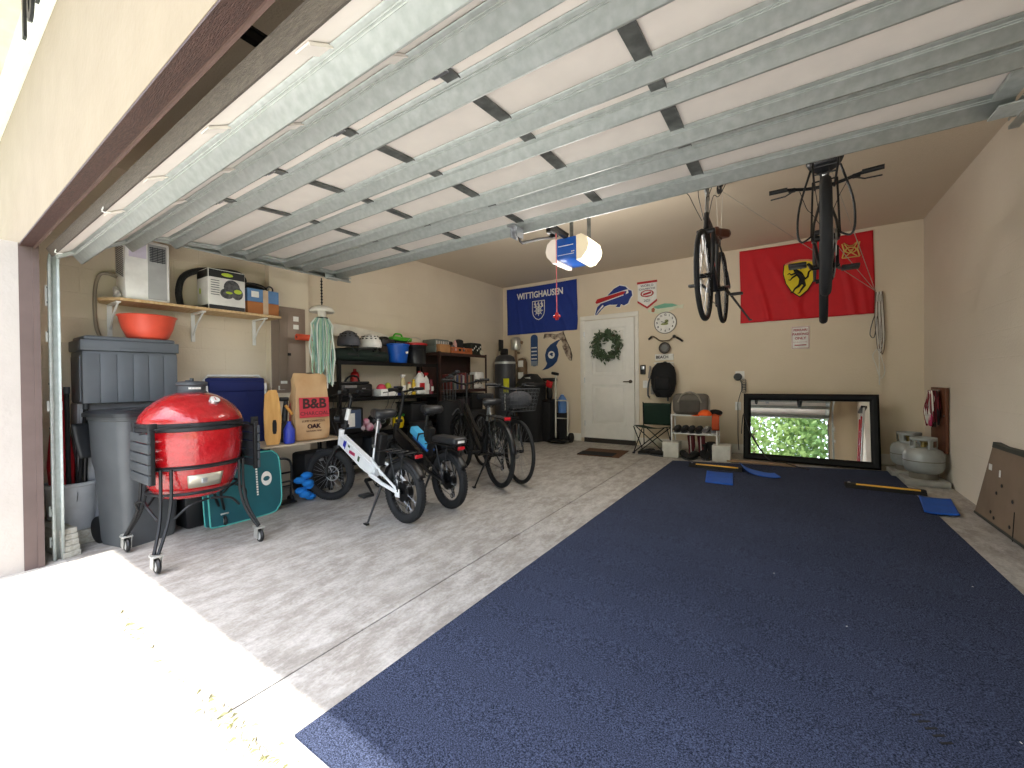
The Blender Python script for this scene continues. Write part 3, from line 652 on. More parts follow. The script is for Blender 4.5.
def diamond_bike(name, label, loc, rot, r=.345, tr=.022, wb=1.06, frm=None, step=False, steer=0, rack=False, fend=None, basket=False, wid=.6, red=False, seat=None, ca=.3, stemh=.98, sad=.93, light=True, kickst=True, tube=.018, lenz=0, forkm=None, cab=True, rise=.05, back=.06):
    t = thing(name, label, 'bicycle', loc, rot=rot); frm = frm or KFR
    R = V(-wb/2, 0, r); F0 = V(wb/2, 0, r); BB = V(-wb/2+.44, 0, .29); HB = V(wb/2-.13, 0, r+.30 if r < .3 else r*2+.03); HT = HB+V(-.05, 0, .13); ST = BB+V(-.15, 0, .46 if not step else .40)
    st = Matrix.Translation((HB.x, 0, 0)) @ Matrix.Rotation(steer, 4, 'Z') @ Matrix.Translation((-HB.x, 0, 0))
    mk_wheel(t, tuple(R), r, tr, 0); fp = st @ F0; mk_wheel(t, tuple(fp), r, tr, steer)
    e = MB()
    e.tube([BB, ST], tube*.85, n=10); e.tube([HB, HT], tube*1.05, n=12); e.tube([BB, HB+V(-.006, 0, .02)], tube*1.15, n=12)
    if step: e.tube(smoothpath([HT+V(0, 0, -.02), (HT+BB)/2+V(-.03, 0, .03), BB+V(-.06, 0, .18)], 5), tube, n=10)
    else: e.tube([ST+V(.01, 0, -.03), HT+V(0, 0, -.03)], tube, n=12)
    for s in (-1, 1):
        e.tube([BB+V(-.03, s*.03, 0), R+V(.1, s*.05, 0), R+V(0, s*.062, 0)], .010, n=8); e.tube([ST+V(0, s*.018, -.05), R+V(.08, s*.055, .12), R+V(0, s*.062, .01)], .008, n=8)
        e.box(tuple(R+V(0, s*.064, .005)), (.035, .006, .05))
    e.build('frame', frm, t)
    fk = MB(); fk.M = st
    for s in (-1, 1): fk.tube([(HB.x+.005, s*.052, HB.z-.03), (HB.x+.06, s*.055, r+.16), (F0.x, s*.056, r)], [.016, .015, .009], n=8)
    fk.box((HB.x, 0, HB.z-.02), (.045, .135, .035), bev=.01); fk.build('fork', forkm or BLK, t)
    sm = MB(); sm.M = st; sm.tube([HT, HT+V(-.03, 0, .08)], .015, n=10); top = V(HT.x-.03, 0, stemh); sm.tube([HT+V(-.03, 0, .07), top], .014, n=10); sm.tube([top, top+V(.07, 0, .02)], .016, n=8); sm.build('stem', STEEL if lenz else BLK, t)
    bars(t, tuple(st @ (top+V(.07, 0, .02))), steer, wid, rise, back)
    if cab: cables(t, None, st @ (top+V(.07, 0, .02)), HB+V(.02, 0, .06), 4)
    sp = MB(); sp.cyl(tuple(ST), (ST.x-.05, 0, sad-.05), .0135, n=12); sp.build('seat_post', STEEL, t); saddle(t, (ST.x-.05, 0, sad), .27, .19 if not step else .23, seat)
    crank(t, tuple(BB), ca); chain(t, tuple(BB), tuple(R))
    if fend: fender(t, R, r+.022, .3, 3.0, .055, fend); 
    if fend and not steer: fender(t, F0, r+.022, .6, 2.6, .055, fend)
    if rack:
        rk = MB(); z = 2*r+.055
        for s in (-1, 1):
            rk.tube([(R.x+.24, s*.05, z), (R.x-.10, s*.06, z), (R.x-.20, s*.055, z)], .006, n=6)
            rk.tube(smoothpath([(R.x+.0, s*.066, r+.02), (R.x-.01, s*.115, r-.01), (R.x-.02, s*.135, r+.05), (R.x-.03, s*.125, r+.20), (R.x-.05, s*.07, z)], 4) if rack == 'wide' else [(R.x, s*.068, r+.02), (R.x-.05, s*.06, z)], .006, n=6)
            rk.tube([(R.x+.0, s*.068, r+.02), (R.x+.12, s*.06, z)], .006, n=6)
        for k in range(5): rk.tube([(R.x+.22-k*.1, -.055, z), (R.x+.22-k*.1, .055, z)], .005, n=6)
        rk.build('rear_rack', BLK, t)
        taillight(t, (R.x-.215, 0, z-.01), (.02, .07, .035))
    elif light: taillight(t, (R.x+.02, 0, 2*r+.07), (.03, .05, .04))
    if kickst: kick(t, (R.x+.16, .05, r-.03), (R.x+.10, .24, .004))
    if basket:
        bk = MB(); bk.M = st; x0, z0 = top.x+.10, top.z-.22; wd, dp, hh = .36, .27, .24
        def rect(z, k): return [(x0, -wd/2*k, z), (x0+dp*k, -wd/2*k, z), (x0+dp*k, wd/2*k, z), (x0, wd/2*k, z)]
        for j in range(7): bk.tube(rect(z0+hh*j/6, .82+.18*j/6), .0042 if j == 6 else .0022, n=5, closed=True)
        for k in range(9):
            f = k/8; 
            for a_, b_ in (((0, -1+2*f), 0), ((1, -1+2*f), 0)):
                bk.tube([(x0+dp*a_[0]*.82, wd/2*.82*a_[1], z0), (x0+dp*a_[0], wd/2*a_[1], z0+hh)], .0022, n=4)
            for s in (-1, 1): bk.tube([(x0+dp*f*.82, s*wd/2*.82, z0), (x0+dp*f, s*wd/2, z0+hh)], .0022, n=4)
            bk.tube([(x0+dp*f*.82, -wd/2*.82, z0), (x0+dp*f*.82, wd/2*.82, z0)], .0022, n=4)
        bk.build('basket', mat('dark_wire', '#3b3d40', .4, .6), t)
        bg_ = MB(); bg_.M = st; bg_.sph((x0+.13, 0, z0+.12), (.12, .15, .10), 16); bg_.build('basket_liner', mat('net_cloth', '#3c3d41', .9, bump=1, bscale=30), t)
    if red:
        g = MB(); g.box(tuple((BB+HB)/2+V(0, 0, .02)), (.16, .042, .03), (0, -math.atan2(HB.z-BB.z, HB.x-BB.x), 0)); g.build('decal', mat('decal_red', '#c22a30', .4), t)
    return t
hd3 = math.radians(152)
b3 = diamond_bike('bicycle', 'dark step-through bicycle with rear rack and tail light, beside the basket bicycle', (-3.05, 3.80, gz(3.60)), (0, 0, hd3), r=.35, tr=.026, wb=1.10, step=True, rack=True, fend=BLK, wid=.62, tube=.024, ca=-.4, stemh=1.08, sad=.92)
b4 = diamond_bike('bicycle', 'dark bicycle with a wire front basket, closest of the standing bicycles to the house door', (-2.93, 4.05, gz(3.85)), (0, 0, -.52), r=.35, tr=.020, wb=1.08, step=True, rack=False, fend=None, wid=.60, basket=True, steer=0, ca=.7, stemh=1.02, sad=.95, light=False)
hb1 = diamond_bike('bicycle', 'dark bicycle with brown saddle hanging from the ceiling, left of the red flag', (-.53, 4.0, 1.868-.345+.05), (0, .094, -PI/2), r=.345, tr=.019, wb=1.06, frm=mat('dark_grey_frame', '#25272b', .35, .3), wid=.56, red=True, lenz=1, ca=.25, stemh=1.02, sad=.84, light=False, kickst=True, seat=mat('brown_leather', '#5a2c1a', .5), forkm=mat('dark_grey_frame', '#25272b', .35, .3))
hb2 = diamond_bike('bicycle', 'black bicycle with rear rack hanging tail-on from the ceiling in front of the red flag', (.212, 3.60, 1.885-.345), (0, .05, PI/2-.047), r=.345, tr=.028, wb=1.08, wid=.70, rack='wide', ca=.1, stemh=1.04, sad=.90, kickst=False, rise=.02, back=.05)
# ceiling hoists that carry the two bicycles
def hoist(x, ys, zs, label):
    t = thing('bicycle_hoist', label, 'hoist', (x, sum(ys)/2, ZC-.004)); cy = sum(ys)/2
    for y, z in zip(ys, zs):
        p = MB(); p.box((0, y-cy, -.01), (.05, .14, .02), bev=.004); p.box((0, y-cy, -.06), (.035, .05, .09), bev=.008); p.cyl((-.02, y-cy, -.07), (.02, y-cy, -.07), .028, n=16); p.build('pulley', BLK, t)
        c = MB()
        for s in (-.03, .03): c.tube([(s, y-cy, -.08), (s*.4, y-cy, z-ZC+.13)], .003, n=5)
        c.build('cord', mat('pale_cord', '#b9b1a2', .8), t)
        h = MB(); h.cyl((-.03, y-cy, z-ZC+.13), (.03, y-cy, z-ZC+.13), .018, n=12); h.tube(smoothpath([(0, y-cy, z-ZC+.12), (0, y-cy+.02, z-ZC+.06), (.0, y-cy+.03, z-ZC+.015), (0, y-cy, z-ZC-.012), (0, y-cy-.025, z-ZC+.015)], 4), .006, n=6); h.build('hook', BLK, t)
    c = MB(); c.tube(smoothpath([(0, ys[0]-cy, -.07), (.02, (ys[0]+ys[1])/2-cy, -.1), (0, ys[1]-cy, -.07)], 5), .0025, n=5); c.build('cord', mat('pale_cord', '#b9b1a2', .8), t)
    return t
hoist(-.53, (3.66, 4.32), (2.53, 2.34), 'black pulley hoist on the ceiling carrying the hanging bicycle left of the red flag')
hoist(.235, (3.32, 3.98), (2.46, 2.60), 'black pulley hoist on the ceiling carrying the bicycle in front of the red flag')
# ================================================================== left side by the door
# red kamado grill on a wheeled cart (front faces +X)
kg = thing('kamado_grill', 'red ceramic kamado grill on a black wheeled cart in front of the trash can', 'grill', (-3.585, 1.175, gz(1.175)))
REDC = mat('red_glaze', '#9c0b12', .22, col2='#b0151c', scale=30, bump=.55, bscale=42, coat=.8)
mb = MB(); mb.lathe([(.001, .385), (.16, .385), (.205, .405), (.25, .47), (.280, .565), (.294, .67), (.302, .78), (.300, .86)], 48); mb.build('firebox', REDC, kg, 60)
mb = MB(); mb.lathe([(.300, .915), (.303, .930), (.290, .965), (.255, 1.015), (.205, 1.06), (.150, 1.095), (.095, 1.115), (.001, 1.118)], 48); ld = mb.build('lid', REDC, kg, 60)
mb = MB(); mb.lathe([(.092, 1.10), (.095, 1.115), (.082, 1.13), (.082, 1.165), (.092, 1.172), (.092, 1.19), (.075, 1.197), (.03, 1.20), (.001, 1.20)], 32); mb.cyl((0, 0, 1.19), (0, 0, 1.22), .012, n=10); mb.box((.06, -.04, 1.2), (.02, .03, .014), bev=.003); mb.build('chimney_vent', mat('cast_grey', '#474a4e', .5, .3), ld)
mb = MB()
for k in range(9): mb.box((.0832*math.cos(-.5+k*.1), .0832*math.sin(-.5+k*.1), 1.148), (.003, .006, .014), (0, 0, -.5+k*.1))
mb.build('vent_lettering', PAPER, ld)
mb = MB(); n_ = Vector((.236, 0, 1.02)); mb.cyl((.195, .06, 1.045), (.214, .0655, 1.07), .036, .034, 24); mb.m = 1; mb.cyl((.214, .0655, 1.07), (.2155, .066, 1.072), .029, n=24); mb.m = 2; mb.box((.2165, .066, 1.0735), (.003, .004, .03), (0, -.9, 0)); mb.build('thermometer', [CHR, PAPER, REDP], ld)
mb = MB(); mb.lathe([(.298, .862), (.308, .864), (.308, .886), (.302, .889), (.302, .894), (.309, .897), (.309, .915), (.298, .918)], 48, caps=False); mb.m = 1; mb.lathe([(.3, .890), (.3, .891)], 48, caps=False); mb.build('hinge_band', [mat('black_band', '#232427', .5, .3), CHR], kg)
mb = MB(); mb.lathe([(.288, .612), (.298, .614), (.298, .630), (.290, .632)], 48, caps=False); mb.build('band', BLKM, kg)
mb = MB(); R0 = .287
vs = []; N = 10
for i in range(N+1):
    a = -.43+.74*i/N
    for z, rr in ((.475, .255), (.565, .285)): vs.append((rr*math.cos(a), rr*math.sin(a), z))
mb.add(vs, [(2*i, 2*i+2, 2*i+3, 2*i+1) for i in range(N)]); mb.m = 1
mb.box((.282, -.03, .522), (.012, .03, .03), bev=.003); dv = mb.build('draft_door', [mat('brushed_steel', '#c9c3b2', .35, .6), STEEL], kg, 40, solid=.004)
# cart
CB = mat('cart_black', '#1b1c1e', .45, .3)
mb = MB(); mb.torus((0, 0, .44), .262, .010, n=40, m=8); mb.torus((0, 0, .615), .306, .008, n=40, m=8); mb.build('ring', CB, kg)
for k, (sx, sy) in enumerate(((-1, -1), (1, -1), (1, 1), (-1, 1))):
    mb = MB(); ex, ey = sx*.305, sy*.30; u = Vector((sx*.7071, sy*.7071, 0)); p = Vector((-sy*.7071, sx*.7071, 0))
    for q in (-1, 1):
        mb.tube(smoothpath([tuple(u*.313+p*.03*q+V(0, 0, .62)), tuple(u*.316+p*.03*q+V(0, 0, .42)), tuple(u*.35+p*.022*q+V(0, 0, .26)), (ex+p.x*.012*q, ey+p.y*.012*q, .115)], 6), .010, n=8)
    for sgn in (-1, 1):
        mb.tube(smoothpath([tuple(u*.318+p*(.05*sgn)+V(0, 0, .30)), tuple(u*.29+p*(.12*sgn)+V(0, 0, .37)), tuple(u*.20+p*(.19*sgn)+V(0, 0, .392))], 5), .008, n=6)
    mb.build('leg', CB, kg)
    c = MB(); c.box((ex, ey, .108), (.07, .06, .012), bev=.003); c.box((ex+.0, ey-.022, .07), (.05, .004, .075), (0, .2, 0)); c.box((ex+.0, ey+.022, .07), (.05, .004, .075), (0, .2, 0)); c.box((ex-.045, ey, .10), (.05, .03, .008), (0, .3, 0)); c.m = 1
    c.torus((ex+.015, ey, .049), .036, .013, (PI/2, 0, 0), n=24, m=8); c.m = 2; c.cyl((ex+.015, ey-.011, .049), (ex+.015, ey+.011, .049), .032, n=18)
    c.build('caster', [mat('zinc', '#c6c6c0', .4, .6), BLK, mat('caster_grey', '#b2b2ae', .5)], kg)
SH = mat('grey_slat', '#3b3f42', .6)
for s in (-1, 1):
    mb = MB(); yy = s*(.295 if s < 0 else .335)
    for k in range(5): mb.box((.05, yy+s*.01, .83-.066*k), (.36, .018, .058), bev=.004)
    sh = mb.build('side_shelf', SH if s < 0 else DGR, kg)
    b = MB()
    for x in (-.10, .21):
        b = MB(); b.box((x, yy-s*.005, .71), (.028, .035, .36), bev=.006); b.box((x, yy-s*.012, .90), (.02, .05, .05), bev=.005); b.build('shelf_bracket', BLK, sh)
for s in (-1, 1): mb = MB(); mb.tube([(.15, s*.33, .86), (.24, s*.26, .89), (.300, s*.11, .90)], .007, n=6); mb.build('handle_rail', BLKM, kg)

# trash can
tc_ = thing('trash_can', 'tall grey wheeled trash can with a dark lid behind the red grill', 'trash can', (-4.15, 1.01, gz(1.01)), math.radians(14))
GC = mat('can_grey', '#46494b', .55, col2='#4f5254', scale=5)
mb = MB(); N = rrect(1, 1, .16, 5); vs = []; n_ = len(N); lv = [(.0, .40, .44), (.04, .42, .46), (.55, .47, .52), (.62, .50, .55), (.92, .53, .58), (.925, .55, .60), (.955, .55, .60)]
for z, wx, wy in lv: vs += [(a*wx*.84, b*wy*.74, z) for a, b in N]
fs = [tuple(reversed(range(n_)))]+[(i*n_+k, i*n_+(k+1) % n_, (i+1)*n_+(k+1) % n_, (i+1)*n_+k) for i in range(len(lv)-1) for k in range(n_)]+[tuple((len(lv)-1)*n_+k for k in range(n_))]
mb.add(vs, fs); mb.build('bin_body', GC, tc_)
mb = MB(); vs = []; lv = [(.95, .60, .64), (.975, .60, .64), (.992, .54, .58), (1.0, .40, .44)]
for z, wx, wy in lv: vs += [(a*wx*.84, b*wy*.76, z) for a, b in N]
fs = [tuple(reversed(range(n_)))]+[(i*n_+k, i*n_+(k+1) % n_, (i+1)*n_+(k+1) % n_, (i+1)*n_+k) for i in range(len(lv)-1) for k in range(n_)]+[tuple((len(lv)-1)*n_+k for k in range(n_))]
mb.add(vs, fs); mb.box((.12, 0, 1.0), (.2, .3, .02), bev=.008); mb.build('lid', mat('lid_charcoal', '#25282b', .5), tc_)
mb = MB(); mb.cyl((-.25, -.16, .94), (-.25, .16, .94), .014, n=10); mb.box((-.23, -.16, .93), (.06, .02, .05)); mb.box((-.23, .16, .93), (.06, .02, .05)); mb.build('handle', GC, tc_)
for s in (-1, 1): mb = MB(); mb.cyl((-.17, s*.165, .10), (-.17, s*.13, .10), .10, n=24); mb.build('wheel', BLK, tc_)
mb = MB(); 
for p_, l_ in (((.201, -.05, .48), .10), ((.207, .05, .60), .07)): mb.box(p_, (.003, l_, .008), (.5, 0, 0))
mb.build('scuff', mat('scuff_grey', '#b2b2ae', .8), tc_)

# low cabinet and the deck box on it
cb = thing('storage_cabinet', 'low grey cabinet against the left wall behind the trash can', 'cabinet', (-4.545, 1.02, gz(1.02)))
mb = MB(); mb.box((-.03, 0, .52), (.21, .56, 1.04), bev=.008); mb.build('cabinet_body', GRYP, cb)
mb = MB(); mb.box((.082, -.14, .52), (.015, .26, .96), bev=.005); mb.build('door', GRYP, cb); mb = MB(); mb.box((.082, .14, .52), (.015, .26, .96), bev=.005); mb.build('door', GRYP, cb)
db = thing('deck_box', 'slate grey resin deck box with vertical plank pattern, under the orange bowl', 'storage box', (-4.49, 1.03, gz(1.02)+1.041))
DB = mat('slate_resin', '#565b60', .55, var=.05)
mb = MB(); mb.box((0, 0, .20), (.35, .57, .40), bev=.012)
for k in range(6): mb.box((.177, -.238+.095*k, .19), (.008, .090, .37), bev=.0015)
mb.box((0, -.288, .19), (.27, .01, .34), bev=.004); mb.build('box_body', DB, db)
mb = MB(); mb.box((0, 0, .44), (.375, .59, .08), bev=.006); mb.box((0, 0, .495), (.34, .55, .035), bev=.015); mb.box((.193, 0, .41), (.008, .16, .018), bev=.003); mb.build('lid', DB, db)
single('bowl', MB().lathe([(.001, .0), (.11, .0), (.135, .02), (.165, .09), (.186, .185), (.196, .192), (.19, .198), (.178, .188), (.155, .09), (.125, .03), (.001, .02)], 40), mat('coral_plastic', '#e0563f', .45), 'large coral orange plastic bowl on the deck box', 'bowl', (-4.47, 1.165, gz(1.02)+1.041+.5135), smooth=60)

# pine shelf with three white brackets
zs = 1.755
sf = thing('wall_shelf', 'pine board shelf on white brackets high on the left wall', 'shelf', (XL+.005, 1.58, zs))
mb = MB(); mb.prism([(0.002, -.66), (.16, -.70), (.315, -.60), (.325, .645), (0.002, .645)], .022, (0, 0, 0)); mb.build('board', WOODL, sf)
for y in (-.60, -.02, .52):
    mb = MB(); mb.box((.008, y, -.14), (.012, .03, .26)); mb.box((.14, y, -.008), (.26, .03, .012)); mb.tube([(.012, y, -.21), (.10, y, -.11), (.25, y, -.014)], .008, n=6)
    for z in (-.22, -.15, -.05): mb.cyl((.013, y, z), (.016, y, z), .006, n=8)
    mb.build('bracket', WHM, sf)
T0 = zs+.0225
ac = thing('portable_air_conditioner', 'white upright air conditioner with a grey grille on the wall shelf', 'air conditioner', (-4.575, 1.165, T0))
mb = MB(); mb.box((0, 0, .255), (.27, .29, .50), bev=.012); mb.build('housing', WHT, ac)
mb = MB(); mb.box((.137, .062, .25), (.006, .125, .46), bev=.003); mb.build('front_panel', mat('silver_panel', '#a9aaa9', .45), ac)
mb = MB()
for k in range(9): mb.box((.142, .062, .34+.014*k), (.003, .105, .008))
for y in (.03, .062, .094): mb.box((.144, y, .395), (.002, .003, .13))
mb.build('grille', DGR, ac)
mb = MB(); mb.box((.136, -.065, .42), (.003, .11, .14)); mb.build('notice_sheet', mat('lilac_paper', '#cfc8d8', .8), ac)
mb = MB()
for k in range(16): mb.box((.0, -.147, .22+.016*k), (.2, .004, .007), (0, .35, 0))
mb.build('vent', mat('vent_grey', '#77787a', .6), ac)
mb = MB(); mb.tube(smoothpath([(-.06, -.15, .20), (-.08, -.20, .22), (-.10, -.25, .20), (-.115, -.275, .05), (-.12, -.27, -.20), (-.10, -.24, -.34)], 6), .013, n=8); mb.build('drain_hose', mat('clear_tan_hose', '#8e8271', .4), ac)
mb = MB()
for i, (x, y, z) in enumerate(((.02, -.17, .06), (-.03, -.165, .09), (.05, -.165, .03), (0, -.17, .03))): mb.sph((x, y, z), (.035, .02, .03), 10)
single('plastic_bag', mb, mat('clear_film', '#cfcbc5', .3, var=.2, scale=40), 'crumpled translucent plastic bag beside the white air conditioner', 'bag', (-4.575, 1.165, T0-.0))
single('hose', MB().tube(smoothpath([(0, -.145, .02), (0.0, -.16, .16), (0, -.12, .30), (0, .0, .38), (0, .16, .41), (0, .33, .42), (-.0, .39, .36), (0, .34, .33), (0, .22, .37)], 8), .027, n=12), mat('ribbed_black', '#101113', .5, bump=1, bscale=90), 'thick black corrugated hose arching on the shelf beside the air conditioner', 'hose', (-4.665, 1.60, T0+.005), smooth=60)
bx = thing('tool_carton', 'white and black printed tool carton on the wall shelf', 'box', (-4.555, 1.745, T0))
mb = MB(); mb.box((0, 0, .19), (.25, .31, .375), bev=.003); mb.build('carton', mat('white_card', '#dedbd5', .7), bx)
mb = MB(); mb.box((.1265, 0, .335), (.003, .30, .07)); mb.box((0, -.1565, .335), (.24, .003, .07)); mb.box((.1265, 0, .022), (.003, .30, .04)); mb.box((0, -.1565, .022), (.24, .003, .04)); mb.build('printed_band', BLK, bx)
mb = MB()
for c, r in (((.1272, .04, .22), (.002, .07, .075)), ((.1272, .085, .17), (.002, .05, .06)), ((.1272, .0, .16), (.002, .06, .05))): mb.sph(c, r, 16)
mb.build('printed_tool', mat('print_grey', '#58595a', .6, col2='#2c2c2d', scale=40), bx)
mb = MB()
for c, r in (((.129, .09, .19), (.002, .035, .022)), ((.129, .015, .17), (.002, .03, .012)), ((.129, .0, .335), (.002, .05, .018))): mb.sph(c, r, 12)
mb.sph((-.05, -.159, .18), (.02, .002, .03), 12); mb.build('printed_accent', mat('lime_print', '#b4c83a', .6), bx)
mb = MB()
for k in range(7): mb.box((.1275, -.10, .27-.022*k), (.002, .07, .006))
mb.text('20 AMP', .035, (.129, -.03, .335), (PI/2, 0, PI/2), ext=.0005); mb.v = mb.v[:7*8]; mb.f = mb.f[:42]; mb.mi = mb.mi[:42]
mb.build('printed_text', DGR, bx)
cx = thing('cardboard_carton', 'blue and brown cardboard carton at the right end of the wall shelf', 'box', (-4.565, 2.078, T0))
mb = MB(); mb.box((0, 0, .065), (.24, .30, .125)); mb.m = 1; mb.box((0, 0, .19), (.24, .30, .13)); mb.build('carton', [mat('brown_card', '#a5683a', .85), mat('blue_card', '#5b80ab', .8)], cx)
mb = MB(); mb.box((.1212, .02, .128), (.002, .05, .25)); mb.build('packing_tape', mat('tan_tape', '#b89b78', .4), cx)
mb = MB(); mb.box((.1212, -.08, .20), (.002, .07, .06)); mb.build('label_sticker', PAPER, cx)
mb = MB(); mb.sph((0, -.05, .03), (.08, .12, .035), 12); mb.torus((.02, .11, .035), .03, .008, (0, PI/2, 0), n=16, m=6); mb.tube(smoothpath([(.05, -.16, .02), (.02, -.1, .06), (.03, 0, .06), (.0, .08, .04)], 4), .014, n=6)
single('cable_bundle', mb, BLK, 'black cable bundle heaped on the blue and brown carton', 'cable', (-4.565, 2.078, T0+.257), smooth=60)

# grey bucket with poles, lumber and red cover behind the jamb
bk = thing('bucket', 'grey plastic bucket holding poles just inside the left jamb', 'bucket', (-4.53, .72, gz(.7)+.10))
mb = MB(); mb.lathe([(.001, 0), (.12, 0), (.125, .02), (.15, .33), (.16, .335), (.16, .355), (.148, .36), (.142, .33), (.118, .02), (.001, .015)], 30); mb.build('pail', mat('pail_grey', '#a4a7aa', .5), bk)
mb = MB(); mb.tube(arc((0, 0, .31), .165, -.1, -PI+.1, 12, 'xz'), .003, n=5); mb.build('handle', STEEL, bk)
for i, (x, y) in enumerate(((-4.46, .69), (-4.49, .73), (-4.44, .72))):
    mb = MB(); mb.cyl((0, 0, 0), (.015*(i-1), .03*i, 1.0-.06*i), .014, n=10); mb.m = 1; mb.cyl((.015*(i-1), .03*i, 1.0-.06*i), (.016*(i-1), .031*i, 1.05-.06*i), .018, n=10)
    single('pole', mb, [BLKM, DGR], ['black folded pole standing nearest the jamb in the grey bucket', 'black folded pole farthest from the opening in the grey bucket', 'black folded pole between its two neighbours in the grey bucket'][i], 'pole', (x, y, gz(.7)+.125), group='black poles in the grey bucket')
mb = MB(); mb.cyl((0, 0, 0), (.03, .05, .55), .013, n=10); mb.m = 1
mb.sheet(lambda u, v: ((u-.5)*.20*(1-.25*v*v)+.03, .045+.03*(1-(2*u-1)**2)+v*.03, .78-.26*v), 8, 8)
sv = mb.build('shovel', [BLK, mat('shovel_black', '#2a2c2f', .4)], None, 60, solid=.004); sv.location = (-4.45, .76, gz(.7)+.125); sv.rotation_euler = (0, 0, -.9); tag(sv, 'dark scoop shovel standing blade up in the grey bucket', 'shovel')
mb = MB(); mb.cyl((0, 0, .0), (0, -.01, .45), .055, .075, 14); mb.cyl((0, -.01, .45), (0, -.02, 1.18), .075, .012, 14)
single('folded_umbrella', mb, mat('red_fabric', '#b3121f', .8), 'folded red umbrella standing upright behind the left jamb', 'umbrella', (-4.58, .68, gz(.7)+.125), smooth=60)
for k in range(5):
    mb = MB(); mb.box((0, 0, 0), (.62-.04*k, .09, .038), bev=.003)
    single('timber_board', mb, mat('grey_timber', '#a9a79c', .8, col2='#8e8a7d', scale=6, stretch=(1, 8, 8)), ['bottom weathered board of the short timber stack under the grey bucket', 'second weathered board from the floor under the grey bucket', 'third weathered board from the floor under the grey bucket', 'fourth weathered board from the floor under the grey bucket', 'top weathered board of the short timber stack by the grey bucket'][k] if k else 'bottom weathered board of the short timber stack under the grey bucket', 'board', (-4.42+.012*k, .60, gz(.6)+.021+k*.0385), rz=.15, group='boards stacked by the left jamb') if k < 5 else None
single('timber_block', MB().box((0, 0, .049), (.30, .14, .098), bev=.004), mat('grey_timber', '#a9a79c'), 'weathered block carrying the grey bucket', 'block', (-4.53, .76, gz(.78)+.0))

# low black bin between trash can and teal bag
lb = thing('storage_tote', 'low black plastic tote on the floor behind the red grill', 'tote', (-4.14, 1.40, gz(1.40)), .05)
mb = MB(); mb.box((0, 0, .16), (.30, .34, .32), bev=.03, taper=(.85, .85)); mb.build('tote_body', BLK, lb)
mb = MB(); mb.box((0, 0, .335), (.33, .37, .03), bev=.01); mb.build('lid', BLKM, lb)

# teal bag
tb = thing('travel_bag', 'teal rounded bag with a white swirl emblem standing on the floor', 'bag', (-3.90, 1.70, gz(1.7)), rot=(0, -.10, 0))
TL = mat('teal_nylon', '#0c5c64', .6, col2='#094b55', scale=3, bump=.3, bscale=14)
o = [(-.33, .02), (-.28, 0), (.12, .0), (.20, .04), (.235, .13), (.235, .45), (.20, .53), (.12, .555), (-.26, .525), (-.33, .47)]
o = [(p[0], p[1]) for p in smoothpath([(a, b, 0) for a, b in o+[o[0]]], 3)][:-1]
mb = MB(); mb.prism(o, .10, (-.05, 0, 0), (PI/2, 0, PI/2)); mb.build('bag_body', TL, tb, 30)
mb = MB(); mb.tube([(.052, a, b) for a, b in o], .006, n=6, closed=True); mb.tube([(-.052, a, b) for a, b in o], .006, n=6, closed=True); mb.build('piping', mat('teal_piping', '#4bb0a6', .5), tb)
mb = MB()
for k in (0, 1):
    vs = []; N = 14
    for i in range(N+1):
        a = PI*k+PI*1.05*i/N; wv = .016+.016*math.sin(PI*i/N)
        for rr in (.062, .062-wv*1.3): vs.append((.0525, .115+rr*.72*math.cos(a), .315+rr*math.sin(a)))
    mb.add(vs, [(2*i, 2*i+1, 2*i+3, 2*i+2) for i in range(N)])
mb.build('swirl_emblem', PAPER, tb)
mb = MB()
for k in range(11): mb.box((.053, .035, .19+.022*k), (.002, .014, .013+.004*(k % 2)))
mb.build('bag_lettering', PAPER, tb)

# folded blue cot / lounger
lg = thing('folding_lounger', 'folded navy blue lounger with white tube frame leaning behind the teal bag', 'lounger', (-4.50, 1.885, gz(1.88)), rot=(0, -.10, 0))
NV = mat('navy_canvas', '#101b52', .8, col2='#142260', scale=4)
mb = MB(); mb.box((0, 0, .80), (.05, .53, .86), bev=.02); mb.box((.028, 0, 1.14), (.03, .50, .10), bev=.012); mb.box((.03, -.13, 1.02), (.006, .02, .12)); mb.box((.03, .09, 1.02), (.006, .02, .12)); mb.build('canvas', NV, lg)
mb = MB(); mb.tube([(-.03, -.25, .02), (-.03, -.265, 1.21), (-.03, -.23, 1.255), (-.03, .23, 1.255), (-.03, .265, 1.21), (-.03, .25, .02)], .012, n=8); mb.tube([(.02, .262, .50), (.02, .262, 1.15)], .011, n=8); mb.tube([(.02, -.262, .50), (.02, -.262, 1.15)], .011, n=8); mb.build('frame', WHM, lg)
for z in (1.13, .97): mb = MB(); mb.box((.02, .262, z), (.03, .03, .08), bev=.006); mb.build('hinge_joint', WHT, lg)

# work table with the charcoal bag
wt = thing('work_table', 'low table with thin pale top carrying the charcoal bag', 'table', (-4.17, 2.24, gz(2.24)))
hz = .50-gz(2.24)
mb = MB(); mb.box((0, 0, hz-.011), (.46, .82, .018), bev=.004); mb.build('tabletop', mat('pale_top', '#bfae95', .6), wt)
for sx in (-1, 1):
    for sy in (-1, 1):
        mb = MB(); mb.tube([(sx*.20, sy*.36, hz-.02), (sx*.215, sy*.385, .0)], .014, n=10); mb.build('leg', BLK, wt)
mb = MB(); mb.cyl((.20, -.36, .22), (.20, .36, .22), .009, n=8); mb.cyl((-.20, -.36, .22), (-.20, .36, .22), .009, n=8); mb.build('stretcher', BLK, wt)
cbg = thing('charcoal_bag', 'large brown paper charcoal bag with red panel on the low table', 'bag', (-4.07, 2.33, .503), math.radians(-8))
KR = mat('kraft_paper', '#c9a67c', .85, col2='#b98f62', scale=4, bump=.5, bscale=9)
